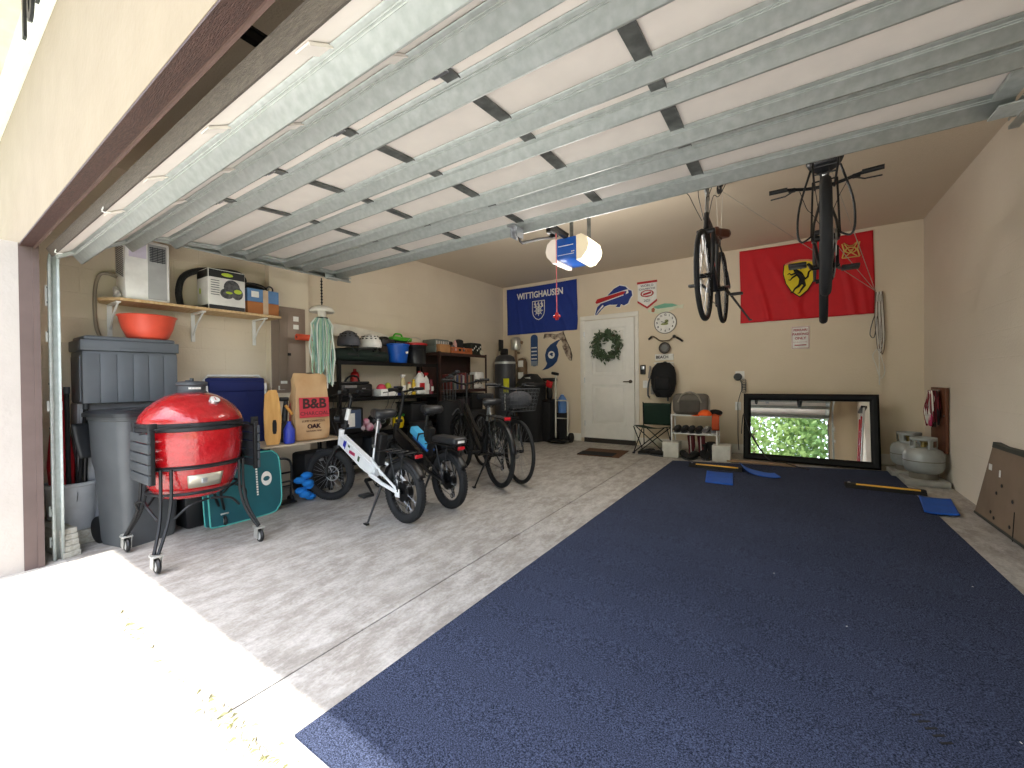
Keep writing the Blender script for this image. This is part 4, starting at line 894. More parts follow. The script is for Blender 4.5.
mb = MB(); lv = [(.0, .15, .30), (.02, .18, .34), (.12, .19, .355), (.40, .17, .35), (.52, .12, .33), (.62, .07, .34), (.665, .015, .31)]
vs = []; n_ = 16
for i, (z, dx, dy) in enumerate(lv):
    for k in range(n_):
        a = 2*PI*k/n_; ca, sa = math.cos(a), math.sin(a); q = max(abs(ca), abs(sa)); 
        vs.append((dx/2*ca/q**.8+.006*math.sin(k*2.1+i), dy/2*sa/q**.8+.005*math.cos(k*1.7+i*2), z+(.012*math.sin(k) if i > 4 else 0)))
fs = [tuple(reversed(range(n_)))]+[(i*n_+k, i*n_+(k+1) % n_, (i+1)*n_+(k+1) % n_, (i+1)*n_+k) for i in range(len(lv)-1) for k in range(n_)]+[tuple((len(lv)-1)*n_+k for k in range(n_))]
mb.add(vs, fs); mb.build('paper_sack', KR, cbg, 70)
mb = MB(); mb.box((.099, .01, .33), (.005, .29, .20), (0, -.06, 0)); mb.build('red_panel', mat('red_print', '#c23440', .7), cbg)
mb = MB(); mb.text('B&B', .135, (.1025, .01, .365), (PI/2, 0, PI/2), ext=.0015, bold=.004); mb.text('CHARCOAL', .052, (.105, .01, .27), (PI/2, 0, PI/2), ext=.0015); mb.text('OAK', .06, (.106, .0, .14), (PI/2, 0, PI/2), ext=.0015, bold=.002)
mb.text('LUMP CHARCOAL', .028, (.106, .0, .195), (PI/2, 0, PI/2), ext=.001); mb.text('NATURAL OAK', .022, (.106, .0, .095), (PI/2, 0, PI/2), ext=.001); mb.build('printing', mat('ink_dark', '#3a1d1c', .7), cbg, 0)
mb = MB(); mb.text('CHARCOAL', .06, (-.0, -.186, .22), (PI/2, -PI/2, 0), ext=.001, bold=.002); mb.build('side_printing', mat('red_print', '#c23440'), cbg, 0)
# longboard beside it
mb = MB(); o = [(-.055, 0), (-.07, .06), (-.075, .30), (-.065, .47), (-.03, .51), (.03, .51), (.05, .44), (.07, .25), (.06, .06), (.045, 0)]
def loop(pts): return pts
hole = [(-.012, .10), (.012, .10), (.018, .13), (.018, .20), (.012, .23), (-.012, .23), (-.018, .20), (-.018, .13)]
mb.prism(o, .018); mb.m = 1; mb.prism([(a+.01, b) for a, b in hole], .0185+.002, (0, 0, 0))
single('carrying_board', mb, [mat('birch_ply', '#d2a05a', .5, col2='#c48f48', scale=6, stretch=(6, 1, 6)), BLKM], 'light birch board with a dark hand slot standing beside the navy lounger', 'board', (-3.99, 1.93, .508), rot=(PI/2, 0, PI/2-.25))
# cordless tool and blue bottle
mb = MB(); mb.box((0, 0, .10), (.10, .09, .20), bev=.02); mb.cyl((0, 0, .2), (.0, .02, .40), .03, .02, 12); mb.box((.0, .0, .42), (.05, .08, .04), bev=.01); mb.m = 1; mb.tube([(.03, .0, .36), (.035, .06, .27)], .014, n=8)
single('cordless_tool', mb, [BLK, mat('orange_handle', '#d89a4a', .5)], 'black cordless garden tool with an orange grip beside the charcoal bag', 'tool', (-4.10, 2.09, .503))
mb = MB(); mb.lathe([(.001, 0), (.045, 0), (.05, .01), (.05, .13), (.03, .17), (.02, .19), (.02, .21), (.001, .21)], 18)
single('blue_jug', mb, mat('deep_blue', '#2f3fa8', .4), 'small blue bottle beside the black tool on the low table', 'bottle', (-3.98, 2.075, .503))
# under the table
sc_ = thing('suitcase', 'black wheeled suitcase lying under the low table', 'suitcase', (-4.16, 2.42, gz(2.42)))
mb = MB(); mb.box((0, 0, .24), (.26, .34, .40), bev=.03); mb.box((.133, 0, .24), (.012, .26, .3), bev=.006); mb.build('shell', BLKM, sc_)
for sy in (-1, 1): mb = MB(); mb.cyl((.08, sy*.14-.012, .03), (.08, sy*.14+.012, .03), .03, n=16); mb.build('wheel', BLK, sc_)
mb = MB(); mb.box((.142, .0, .36), (.004, .05, .025), bev=.001); mb.build('badge', STEEL, sc_)
mb = MB(); mb.tube([(.14, -.05, .45), (.16, -.05, .46), (.16, .05, .46), (.14, .05, .45)], .008, n=6); mb.build('handle', DGR, sc_)
pc = thing('hand_cart', 'black folding hand cart with tube frame under the low table', 'cart', (-3.98, 2.02, gz(2.02)))
mb = MB(); mb.tube(smoothpath([(0, -.14, .06), (0, -.15, .36), (0, -.10, .44), (0, .02, .44), (0, .07, .36), (0, .06, .06)], 5), .011, n=8); mb.cyl((0, -.14, .18), (0, .065, .18), .008, n=6); mb.build('frame', DKM, pc)
mb = MB(); mb.box((.05, -.04, .045), (.14, .2, .012), bev=.004); mb.build('toe_plate', DKM, pc)
for y in (-.15, .07): mb = MB(); mb.cyl((-.02, y-.015, .04), (-.02, y+.015, .04), .04, n=18); mb.build('wheel', BLK, pc)
mb = MB()
for i in range(7): mb.sph((.02*math.sin(i*2), .05*math.cos(i*1.9), .04+.035*i), (.05, .06, .035), 10)
single('microfibre_cloth', mb, mat('bright_blue_cloth', '#1677c9', .9, bump=1, bscale=40), 'bright blue cloth hanging beside the white bicycle front wheel', 'cloth', (-3.93, 2.20, gz(2.2)), smooth=60)

# jellyfish wind ornament
jf = thing('jellyfish_ornament', 'white jellyfish ornament with long green ribbons hanging from the door track', 'ornament', (-4.10, 2.50, 1.10))
mb = MB(); mb.lathe([(.001, .80), (.05, .795), (.10, .775), (.125, .74), (.12, .725), (.10, .735), (.05, .75), (.001, .752)], 28); mb.cyl((0, 0, .67), (0, 0, .76), .04, .045, 16); mb.build('cap', mat('shell_white', '#d8d2c4', .6), jf, 60)
mb = MB(); mb.torus((0, 0, .665), .055, .007, n=20, m=6); mb.build('hoop', BLK, jf)
RB = [mat('ribbon_green', '#a9c9ac', .7), mat('ribbon_white', '#d5d8cf', .7), mat('ribbon_aqua', '#8fb5ae', .7)]
for k in range(64):
    a = k*2.399; r0 = .035+.085*((k*37 % 10)/10); L = .44+.32*random.random(); ph = random.random()*6
    pts = [(r0*math.cos(a)*(.55 if j == 0 else (1+.12*math.sin(ph+j*1.3))), r0*math.sin(a)*(.55 if j == 0 else (1+.1*math.cos(ph+j))), .665-L*j/8) for j in range(9)]
    mb = MB(); mb.tube(pts, .0065, n=4, sx=.45); mb.build('ribbon', RB[k % 3], jf, 60)
mb = MB(); mb.cyl((0, 0, .80), (0, 0, 1.09), .006, n=6)
for z in range(8): mb.sph((0, 0, .83+.032*z), (.012, .012, .014), 8)
mb.build('hanging_chain', BLK, jf)
mb = MB(); mb.tube([(0, 0, 0), (.0, .42, .0)], .034, n=18); mb.m = 1; mb.cyl((0, -.001, 0), (0, .001, 0), .012, n=10)
single('pool_noodle', mb, [mat('orange_foam', '#e2583a', .7), BLK], 'orange foam pool noodle poking out behind the jellyfish ornament', 'pool noodle', (-4.46, 2.42, 1.585))
# ================================================================== steel shelving with its load
def steel_unit(name, label, x0, x1, y0, y1, tiers, top, m=None, back=False):
    cx_, cy_ = (x0+x1)/2, (y0+y1)/2; g = gz(cy_); t = thing(name, label, 'shelving', (cx_, cy_, g)); m = m or DKM
    for x in (x0, x1):
        for y in (y0, y1):
            mb = MB(); a = .036; mb.box((x-cx_+(a/2 if x == x0 else -a/2), y-cy_, (top-g)/2), (a, .004, top-g)); mb.box((x-cx_, y-cy_+(a/2 if y == y0 else -a/2), (top-g)/2), (.004, a, top-g)); mb.build('post', m, t, 0)
    for z in tiers:
        mb = MB(); mb.box((0, 0, z-g-.008), (x1-x0-.01, y1-y0-.01, .016)); mb.box((x1-cx_-.004, 0, z-g-.024), (.006, y1-y0-.006, .045)); mb.box((0, y0-cy_+.005, z-g-.024), (x1-x0, .006, .045)); mb.build('shelf_board', m, t, 0)
    if back:
        mb = MB(); mb.box((x0-cx_-.004, 0, (top-g)/2), (.006, y1-y0, top-g-.05)); mb.build('back_panel', m, t, 0)
    return t
A0, A1 = -4.70, -4.28
steel_unit('shelving_unit', 'black steel shelving loaded with helmets and a blue bucket on the left wall', A0, A1, 2.80, 4.42, (.14, .47, .90, 1.335), 1.345)
DW2 = mat('dark_walnut', '#2a1712', .6, col2='#381f17', scale=8)
steel_unit('bookcase', 'dark wooden bookcase with crates on top beyond the steel shelving', A0, A1-.02, 4.47, 5.62, (.14, .50, .95, 1.52), 1.53, DW2, True)
def item(name, mb, m, label, cat, loc, rz=0, group=None, rot=None, smooth=45): return single(name, mb, m, label, cat, loc, rz, rot, group, smooth)
Z1 = 1.3365
# top of the steel shelving
mb = MB(); mb.sph((0, 0, .09), (.19, .42, .09), 20); mb.box((0, 0, .07), (.34, .78, .14), bev=.06); mb.m = 1; mb.box((.172, .0, .08), (.006, .5, .02)); mb.tube(smoothpath([(.16, -.12, .12), (.2, -.08, .15), (.2, .08, .15), (.16, .12, .12)], 4), .010, n=6)
item('duffel_bag', mb, [mat('bottle_green_canvas', '#14241d', .85, bump=.6, bscale=14), BLK], 'dark green duffel bag lying under the two helmets on the steel shelving', 'bag', (-4.48, 3.19, Z1), smooth=60)
def helmet(label, m, loc, rz, strap=True, sc=1.0):
    t = thing('helmet', label, 'helmet', loc, rz)
    mb = MB(); mb.sph((0, 0, .0), (.13*sc, .105*sc, .135*sc), 24, zmin=0); mb.lathe([(.125*sc, -.03), (.13*sc, 0), (.12*sc, 0)], 24, sc=(1, .81, 1)); sh = mb.build('shell', m, t, 60)
    mb = MB()
    for a in (-.9, -.45, 0, .45, .9):
        for q in (.55, .8):
            x, y = .13*sc*math.cos(q)*math.sin(a)*1.0, -.105*sc*math.cos(q)*math.cos(a); z = .135*sc*math.sin(q)
            mb.sph((x*.99, y*.99, z), (.018, .008, .008), 8)
    for a in (.55, .85): mb.sph((.13*sc*math.cos(a), 0, .135*sc*math.sin(a)), (.008, .016, .008), 8); mb.sph((.13*sc*math.cos(a)*.9, .04, .135*sc*math.sin(a)*.97), (.008, .014, .008), 8)
    mb.build('vent', BLKM, sh)
    mb = MB(); mb.tube(smoothpath([(.09, .05, -.01), (.12, .04, -.07), (.135, .02, -.13)], 4), .006, n=5, sx=.4); mb.tube(smoothpath([(.09, -.05, -.01), (.12, -.03, -.08), (.135, .02, -.13)], 4), .006, n=5, sx=.4); mb.box((.138, .02, -.15), (.012, .025, .03), bev=.004); mb.build('chin_strap', BLK, t)
    return t
zt = Z1+.185
helmet('matte dark grey skate helmet on the green duffel bag', mat('helmet_grey', '#4a4b52', .6), (-4.40, 3.02, zt+.03), .1, sc=1.15)
helmet('white skate helmet beside the dark grey one on the green duffel bag', mat('helmet_white', '#e4e2dc', .4), (-4.44, 3.36, zt+.03), .5, sc=1.12)
mb = MB(); o = [(-.55, -.02), (-.5, .06), (-.25, .10), (.2, .10), (.50, .07), (.58, .03), (.58, -.01), (.5, -.03), (-.25, -.05), (-.5, -.05)]
o = [(p[0], p[1]) for p in smoothpath([(a, b, 0) for a, b in o+[o[0]]], 3)][:-1]; mb.prism(o, .05)
item('body_board', mb, mat('board_white', '#d9d3c4', .5), 'long white pointed board propped behind the helmets against the wall', 'board', (-4.648, 3.30, 1.68), rot=(PI/2, .07, PI/2))
mb = MB(); mb.box((0, 0, .05), (.24, .22, .10), bev=.02); mb.sph((0, 0, .11), (.09, .08, .03), 12); mb.cyl((.12, .03, .05), (.126, .03, .05), .03, n=16)
item('radio', mb, BLK, 'small black speaker between the white helmet and the green tool case', 'speaker', (-4.56, 3.66, 1.56))
item('storage_carton', MB().box((0, 0, .11), (.24, .30, .22), bev=.003), mat('dark_card', '#30261f', .85), 'dark box carrying the small black speaker on the steel shelving', 'box', (-4.56, 3.67, Z1))
mb = MB(); mb.lathe([(.001, 0), (.12, 0), (.125, .01), (.155, .235), (.165, .24), (.165, .255), (.152, .258), (.15, .24), (.118, .02), (.001, .015)], 30); 
o = item('bucket', mb, mat('royal_blue_plastic', '#0f55b5', .4), 'bright blue bucket on the steel shelving left of the black pail', 'bucket', (-4.42, 3.78, Z1), smooth=50)
mb = MB(); mb.box((0, 0, 0), (.003, .05, .03)); l_ = mb.build('sticker', PAPER, o); l_.location = (.148, .04, .14); l_.rotation_euler = (.3, -.1, .25)
mb = MB(); mb.box((0, 0, .16), (.2, .24, .32), bev=.02); mb.m = 1; mb.box((0, 0, .345), (.22, .34, .06), bev=.02); mb.tube(smoothpath([(0, -.08, .37), (0, -.05, .42), (0, .05, .42), (0, .08, .37)], 4), .014, n=8)
item('tool_case', mb, [BLK, mat('lime_green_plastic', '#4aa52a', .45)], 'tool case with bright green lid behind the blue bucket', 'tool case', (-4.60, 3.80+.15, Z1))
pl = thing('pail', 'black pail with a red lid right of the blue bucket', 'pail', (-4.44, 4.13, Z1)); pl.scale = (1.22, 1.22, 1.05)
mb = MB(); mb.lathe([(.001, 0), (.115, 0), (.125, .25), (.13, .255)], 28); mb.torus((0, 0, .19), .124, .005, n=28, m=6); mb.build('pail_body', mat('satin_black', '#1d1e20', .35), pl, 50)
mb = MB(); mb.lathe([(.135, .25), (.138, .27), (.12, .282), (.001, .285)], 28); mb.build('lid', REDP, pl, 50)
mb = MB(); mb.tube(arc((0, 0, .22), .14, .05, PI-.05, 14, 'yz'), .003, n=5); mb.build('handle', STEEL, pl)
# mid shelf of the steel shelving: spray bottles
Zm = .9015
def bottle(label, h, r, m, capm, loc, spray=False, jug=False, capn='cap', gp='cleaning bottles on the steel shelving', rz=0):
    t = thing('cleaning_bottle', label, 'bottle', loc, rz, gp)
    mb = MB()
    if jug:
        mb.box((0, 0, h*.38), (r*1.5, r*2.2, h*.76), bev=r*.5, seg=3); mb.lathe([(r*.75, h*.72), (r*.35, h*.88), (.018, h*.92), (.018, h*.95)], 16); mb.tube(smoothpath([(0, r*.6, h*.70), (0, r*.95, h*.80), (0, r*.55, h*.92), (0, .01, h*.93)], 4), .012, n=8)
    else: mb.lathe([(.001, 0), (r*.95, 0), (r, .01), (r, h*.6), (r*.8, h*.72), (.016, h*.84), (.015, h*.88)], 18, sc=(.7, 1, 1))
    mb.build('bottle_body', m, t, 50)
    c = MB()
    if spray: c.box((0, 0, h*.93), (.03, .03, .03), bev=.006); c.box((.015, -.012, h*.98), (.028, .07, .026), bev=.006); c.tube([(.012, -.02, h*.96), (.015, -.035, h*.86)], .006, n=6); c.build('spray_head', capm, t)
    else: c.cyl((0, 0, h*.86 if not jug else h*.93), (0, 0, h*.96 if not jug else h), .02, n=14); c.build('cap', capm, t)
    l = MB(); l.box((r*.76, 0, h*.34), (.002, r*1.3, h*.30)); l.build('bottle_label', PAPER if m is not WHT else REDP, t)
    return t
CY = [('clear spray bottle with white trigger, leftmost of the cleaning bottles', .27, .04, mat('pale_yellow_liquid', '#c9b98d', .3), WHT, 3.84, True, False),
      ('short bottle with orange cap beside the clear spray bottle', .18, .034, mat('cream_plastic', '#dfd2b0', .4), mat('orange_cap', '#d6542a', .5), 3.95, False, False),
      ('yellow bottle with a tall nozzle among the cleaning bottles', .22, .032, mat('yellow_plastic', '#d9b51c', .4), mat('yellow_plastic', '#d9b51c'), 4.03, False, False)]
for lb_, h, r, m, cm, y, s_, j_ in CY: bottle(lb_, h, r, m, cm, (-4.36, y-.02, Zm), s_, j_)
Zb = .9515
bottle('big white jug with red label among the cleaning bottles', .33, .075, WHT, REDP, (-4.36, 4.12, Zm), False, True, gp='cleaning bottles on the steel shelving')
bottle('white bottle with a red spray head right of the big white jug', .30, .05, mat('milk_plastic', '#dcdad4', .4), REDP, (-4.36, 4.25, Zm), True, False, gp='cleaning bottles on the steel shelving')
bottle('slim dark red bottle, rightmost of the cleaning bottles', .22, .035, mat('maroon_plastic', '#7b2230', .4), mat('maroon_plastic', '#7b2230'), (-4.36, 4.35, Zm), False, False, gp='cleaning bottles on the steel shelving')
item('detergent_box', MB().box((0, 0, .06), (.08, .08, .12), bev=.004), mat('navy_box', '#1c2560', .6), 'small navy box at the left of the cleaning bottles', 'box', (-4.35, 3.72, Zm))
tr = thing('storage_tray', 'small white tray of toys on the steel shelving', 'tray', (-4.38, 3.52, Zm))
mb = MB(); mb.box((0, 0, .006), (.2, .26, .012)); 
for s in (-1, 1): mb.box((s*.1, 0, .045), (.008, .27, .09), bev=.003); mb.box((0, s*.13, .045), (.2, .008, .09), bev=.003)
mb.build('tray_body', WHT, tr)
item('toy_ball', MB().sph((0, 0, .07), (.06, .07, .075), 16), mat('pink_rubber', '#d0405a', .6), 'pink soft toy lump in the white tray on the steel shelving', 'toy', (-4.36, 3.46, Zm+.013), smooth=60)
item('toy_ball', MB().sph((0, 0, .09), (.045, .05, .07), 16), mat('olive_rubber', '#a9ad3a', .6), 'yellow green soft toy in the white tray on the steel shelving', 'toy', (-4.38, 3.58, Zm+.013), smooth=60)
mb = MB(); mb.lathe([(.001, 0), (.05, 0), (.055, .01), (.055, .27), (.04, .31), (.02, .32), (.02, .35)], 18)
item('fire_extinguisher', mb, mat('extinguisher_red', '#a3130f', .35), 'red cylinder standing at the back of the steel shelving', 'fire extinguisher', (-4.60, 3.24, Zm+.0), smooth=50)
mb = MB(); mb.box((0, 0, .08), (.34, .46, .16), bev=.02); mb.box((0, 0, .175), (.30, .40, .03), bev=.01); mb.m = 1; mb.box((.172, -.08, .13), (.004, .16, .03)); mb.box((.172, .1, .09), (.004, .05, .04)); mb.m = 0; mb.tube(smoothpath([(.08, -.1, .19), (.1, -.05, .25), (.1, .05, .25), (.08, .1, .19)], 4), .012, n=6)
item('power_tool_case', mb, [BLK, STEEL], 'black power tool case left of the white tray on the steel shelving', 'tool case', (-4.48, 3.06, Zm))
mb = MB(); mb.sph((0, 0, .11), (.12, .17, .11), 14); mb.cyl((.1, -.05, .12), (.14, -.05, .12), .05, n=18); mb.m = 1; mb.torus((.14, -.05, .12), .045, .006, (0, PI/2, 0), n=20, m=6)
item('air_pump', mb, [BLK, CHR], 'black air pump with a chromed ring on the second tier of the steel shelving', 'air pump', (-4.44, 3.48, .4715), smooth=50)
mb = MB(); mb.box((0, 0, .15), (.3, .34, .30), bev=.015); mb.m = 1; mb.box((.152, .03, .17), (.004, .20, .22)); mb.m = 2; mb.box((.155, .0, .16), (.003, .09, .16))
item('battery_carton', mb, [BLK, mat('slate_print', '#3a4b66', .6), PAPER], 'black carton with blue grey printing behind the white bicycle', 'box', (-4.46, 2.98, .4715))
mb = MB()
for c, r in (((0, -.1, .05), .05), ((0, .02, .05), .055), ((.03, .12, .05), .05), ((.02, -.04, .12), .045)): mb.sph(c, r, 12)
item('shoe_pile', mb, mat('mixed_pink_white', '#c04a70', .7, col2='#c9c9cc', scale=9), 'pink and white bundle on the second tier behind the white bicycle', 'bundle', (-4.35, 3.24, .4715), smooth=60)
for k, (y, z, dx, dy, h, m) in enumerate(((3.0, .1415, .34, .36, .28, BLKM), (3.45, .1415, .34, .40, .25, DGR), (3.95, .1415, .34, .38, .29, BLKM), (4.08, .4715, .34, .34, .30, mat('charcoal_bin', '#1c1d20', .6)))):
    t = thing('storage_bin', ['black storage bin on the lowest tier, nearest the door', 'dark grey storage bin in the middle of the lowest tier', 'black storage bin at the far end of the lowest tier', 'charcoal storage bin on the second tier of the steel shelving'][k], 'bin', (-4.48, y, z))
    mb = MB(); mb.box((0, 0, h/2), (dx-.02, dy-.05, h), bev=.02, taper=(.88, .88)); mb.build('bin_body', m, t); mb = MB(); mb.box((0, 0, h+.012), (dx, dy-.03, .022), bev=.008); mb.build('lid', BLK, t)
# bookcase load
for k in range(2):
    mb = MB(); mb.box((0, 0, .05), (.28, .32-.03*k, .10), bev=.006); mb.m = 1
    for j in range(6): mb.box((.141, -.12+.05*j, .05), (.004, .03, .05))
    item('organiser_case', mb, [mat('clear_grey_case', '#5e6560', .35), mat('case_contents', '#a08d7c', .6, col2='#c4c4c4', scale=14)], ['grey compartment case above the small cardboard box on the bookcase', 'upper grey compartment case with green tint on the bookcase'][k], 'case', (-4.53, 4.63, 1.5215+.101*k))
item('cardboard_box', MB().box((0, 0, .06), (.08, .22, .12), bev=.003), CARD, 'small plain cardboard box at the left end of the bookcase top', 'box', (-4.34, 4.60, 1.5215), rz=.0)
cr = thing('tool_crate', 'orange and black open crate of tools on the bookcase', 'crate', (-4.48, 5.02, 1.5215))
mb = MB(); mb.box((0, 0, .01), (.30, .50, .02))
for s in (-1, 1):
    mb.box((0, s*.245, .05), (.30, .01, .09)); mb.box((s*.148, 0, .02), (.008, .50, .03)); mb.box((s*.148, 0, .085), (.008, .50, .018))
    for j in range(5): mb.box((s*.148, -.2+.1*j, .05), (.008, .03, .08))
mb.build('crate_body', mat('orange_crate', '#c06a3c', .6), cr)
items = [('drill', BLK, (.08, .12, .16)), ('glove', mat('grey_cloth', '#6b6b6b', .9), (.1, .1, .12)), ('spray_can', mat('pale_pink_can', '#d8a7a0', .5), (.03, .03, .2)), ('tool_pouch', mat('pouch_black', '#151515', .8), (.12, .14, .22)), ('small_box', mat('steel_grey', '#777b7f', .5), (.06, .08, .1))]
for k, (nm, m, d) in enumerate(items):
    mb = MB(); mb.box((0, 0, d[2]/2), d, bev=min(d)*.3); 
    if nm == 'drill': mb.cyl((0, -.07, .14), (0, .09, .14), .035, n=12)
    if nm == 'spray_can': mb = MB().lathe([(.001, 0), (.032, 0), (.032, .15), (.02, .17), (.014, .2), (.001, .2)], 14)
    item(nm, mb, m, ['black cordless drill in the orange crate', 'grey work glove in the orange crate', 'pale pink spray can at the left of the orange crate', 'black tool pouch standing tall in the orange crate', 'grey small box in the orange crate'][k], nm.replace('_', ' '), (-4.48, 4.84+.09*k, 1.543))
mb = MB(); mb.box((0, 0, .10), (.22, .28, .2), bev=.02); mb.m = 1
for j in range(6): mb.sph((.1, -.1+.04*j, .08+.03*(j % 3)), (.02, .018, .02), 8)
item('tool_bag', mb, [mat('camo_black', '#14160f', .8, col2='#22261b', scale=20), PAPER], 'dark tool bag with pale fittings at the right end of the bookcase top', 'bag', (-4.48, 5.44, 1.5215))
item('tape_roll', MB().torus((0, 0, .035), .032, .014, (0, PI/2, 0), n=20, m=8), mat('cream_tape', '#cfc7b0', .7), 'cream tape roll standing at the right edge of the bookcase top', 'tape', (-4.34, 5.60-.06, 1.5225+.0115), smooth=60)
# upper tier of the bookcase: books and boxes in a row
cols = ['#6b2a24', '#2d4a38', '#8a8378', '#31405f', '#77603d', '#4a2a4a', '#9b9a94', '#70302f', '#2b2d33', '#8b6a55', '#555e52', '#40281f']
for k in range(12):
    h = .22+.05*random.random(); mb = MB(); mb.box((0, 0, h/2), (.18, .042, h), bev=.003); mb.m = 1; mb.box((.0, 0, h/2), (.176, .034, h+.001))
    item('binder', mb, [mat('binder_%d' % k, cols[k], .7), PAPER], ['brick red', 'forest green', 'stone grey', 'slate blue', 'tan', 'plum', 'pale grey', 'rust', 'near black', 'clay', 'moss', 'dark brown'][k]+' binder in the upper tier of the bookcase', 'binder', (-4.42, 4.76+.048*k, Zb), group='binders in the bookcase')
mb = MB(); mb.sph((0, 0, .05), (.07, .14, .05), 14); mb.box((0, .0, .02), (.11, .26, .03), bev=.012); mb.m = 1; mb.torus((.05, 0, .07), .05, .008, (0, PI/2, 0), n=20, m=6)
item('sneaker', mb, [mat('sneaker_white', '#c9c6c0', .6), DGR], 'white and grey sneaker in the bookcase beside the water tank', 'shoe', (-4.38, 5.46, Zb), smooth=60)
mb = MB(); mb.box((0, 0, .08), (.16, .22, .16), bev=.03)
item('game_console_box', mb, WHT, 'white box stored above the sneaker at the far end of the bookcase', 'box', (-4.40, 5.47, Zb+.125))
for k, (y, z, h, m) in enumerate(((4.70, .5015, .34, BLKM), (5.05, .5015, .30, mat('dark_plum', '#241820', .7)), (5.41, .5015, .36, BLKM), (4.70, .1415, .28, DGR), (5.05, .1415, .28, BLKM), (5.41, .1415, .28, mat('deep_green_bin', '#16231d', .6)))):
    t = thing('storage_bin', ['black bin on the middle tier of the bookcase, left', 'dark plum bin on the middle tier of the bookcase', 'black bin on the middle tier of the bookcase, right', 'dark grey bin at the bottom left of the bookcase', 'black bin at the bottom centre of the bookcase', 'deep green bin at the bottom right of the bookcase'][k], 'bin', (-4.50, y, z))
    mb = MB(); mb.box((0, 0, h/2), (.34, .32, h), bev=.02, taper=(.9, .9)); mb.build('bin_body', m, t); mb = MB(); mb.box((0, 0, h+.012), (.35, .34, .022), bev=.006); mb.build('lid', BLK, t)
# large dark bags standing before the shelving
for k, (x, y, rx, ry, h, lb_) in enumerate(((-4.07, 4.42, .15, .22, .86, 'tall black golf bag standing before the bookcase behind the bicycles'), (-4.05, 5.0, .15, .25, .68, 'black kit bag on the floor before the bookcase'), (-4.06, 3.85, .13, .2, .62, 'black backpack on the floor before the steel shelving'))):
    t = thing(['golf_bag', 'kit_bag', 'backpack'][k], lb_, 'bag', (x, y, gz(y)))
    mb = MB(); mb.lathe([(.001, 0), (.9, 0), (1, .04), (1, h*.8), (.85, h*.97), (.001, h)], 20, sc=(rx, ry, 1)); mb.build('bag_body', mat('black_nylon', '#0c0d10', .8, bump=.6, bscale=18), t, 60)
    mb = MB(); mb.box((rx*.95, 0, h*.4), (.06, ry*1.1, h*.4), bev=.02); mb.build('pocket', BLKM, t)
    mb = MB(); mb.tube(smoothpath([(rx*.9, -ry*.4, h*.75), (rx*1.1, 0, h*.85), (rx*.9, ry*.4, h*.75)], 4), .010, n=6); mb.build('strap', DGR, t)
for k in range(5):
    mb = MB(); mb.cyl((0, 0, .02), (.02*(k-2), .03*(k-2), 1.12+.03*k), .006, n=6); mb.m = 1; mb.sph((.02*(k-2), .03*(k-2)+.02, 1.14+.03*k), (.035, .05, .03), 10)
    item('golf_club', mb, [DGR, BLK if k % 2 else DGR], ['leftmost golf club in the black golf bag', 'second golf club in the black golf bag from the left', 'middle golf club in the black golf bag', 'second golf club in the black golf bag from the right', 'rightmost golf club in the black golf bag'][k], 'golf club', (-4.07, 4.40+.02*k, gz(4.4)), group='golf clubs in the black bag')

# ================================================================== water treatment corner
wtk = thing('water_softener', 'tall dark grey water treatment tank with yellow label in the back left corner', 'water tank', (-4.40, 6.32, gz(6.3)))
mb = MB(); mb.lathe([(.001, 0), (.17, 0), (.18, .05), (.195, .07), (.195, 1.45), (.17, 1.53), (.10, 1.57), (.001, 1.58)], 32); mb.build('tank', mat('tank_charcoal', '#3a3b3f', .5), wtk, 50)
mb = MB(); mb.lathe([(.1955, 1.40), (.198, 1.40), (.198, 1.44), (.1955, 1.44)], 32, caps=False); mb.build('band', mat('silver_tape', '#b9bbb8', .4, .5), wtk)
mb = MB()
vs = []; N = 6
for i in range(N+1):
    a = -1.15+.55*i/N
    for z in (.86, 1.13): vs.append((.197*math.cos(a), .197*math.sin(a), z))
mb.add(vs, [(2*i, 2*i+2, 2*i+3, 2*i+1) for i in range(N)]); mb.build('warning_label', mat('yellow_label', '#d5d21e', .6), wtk, 60, solid=.002)
mb = MB(); mb.box((-.02, 0, 1.63), (.12, .12, .12), bev=.02); mb.box((-.09, .0, 1.75), (.03, .12, .22), bev=.005); mb.build('control_valve', BLK, wtk)
mb = MB(); mb.tube([(.12, -.19, .55), (.12, -.19, .85)], .012, n=8); mb.build('pipe', mat('pvc_white', '#d6d6d0', .4), wtk)
wf = thing('water_filter', 'silver water filter canister on copper brown piping above the corner', 'water filter', (-4.34, 6.60, 1.40))
mb = MB(); mb.lathe([(.001, .26), (.085, .27), (.095, .30), (.095, .46), (.08, .50), (.03, .52), (.001, .52)], 24); mb.build('canister', mat('satin_silver', '#c6c4bb', .3, .6), wf, 50)
mb = MB(); mb.cyl((0, 0, -.0), (0, 0, .28), .022, n=10); mb.cyl((0, .0, .22), (0, .12, .22), .02, n=10); mb.cyl((.0, 0, .45), (.12, .06, .40), .03, n=12); mb.build('pipe', mat('brown_pipe', '#8a6f52', .5), wf)
wh = thing('resin_tank', 'narrow brown tank with pale labels behind the dark grey tank', 'water tank', (-4.20, 6.60, gz(6.5)))
mb = MB(); mb.lathe([(.001, 0), (.09, 0), (.10, .04), (.10, 1.42), (.07, 1.50), (.001, 1.52)], 24); mb.build('tank', mat('tan_tank', '#6d5740', .6), wh, 50)
for z in (1.40, 1.18, .96): mb = MB(); mb.box((.028, -.098, z), (.11, .012, .12), bev=.002); mb.build('tank_label', PAPER, wh)
bt_ = thing('brine_tank', 'wide black brine tank with domed lid on the floor by the back wall', 'brine tank', (-3.86, 6.36, gz(6.36)))
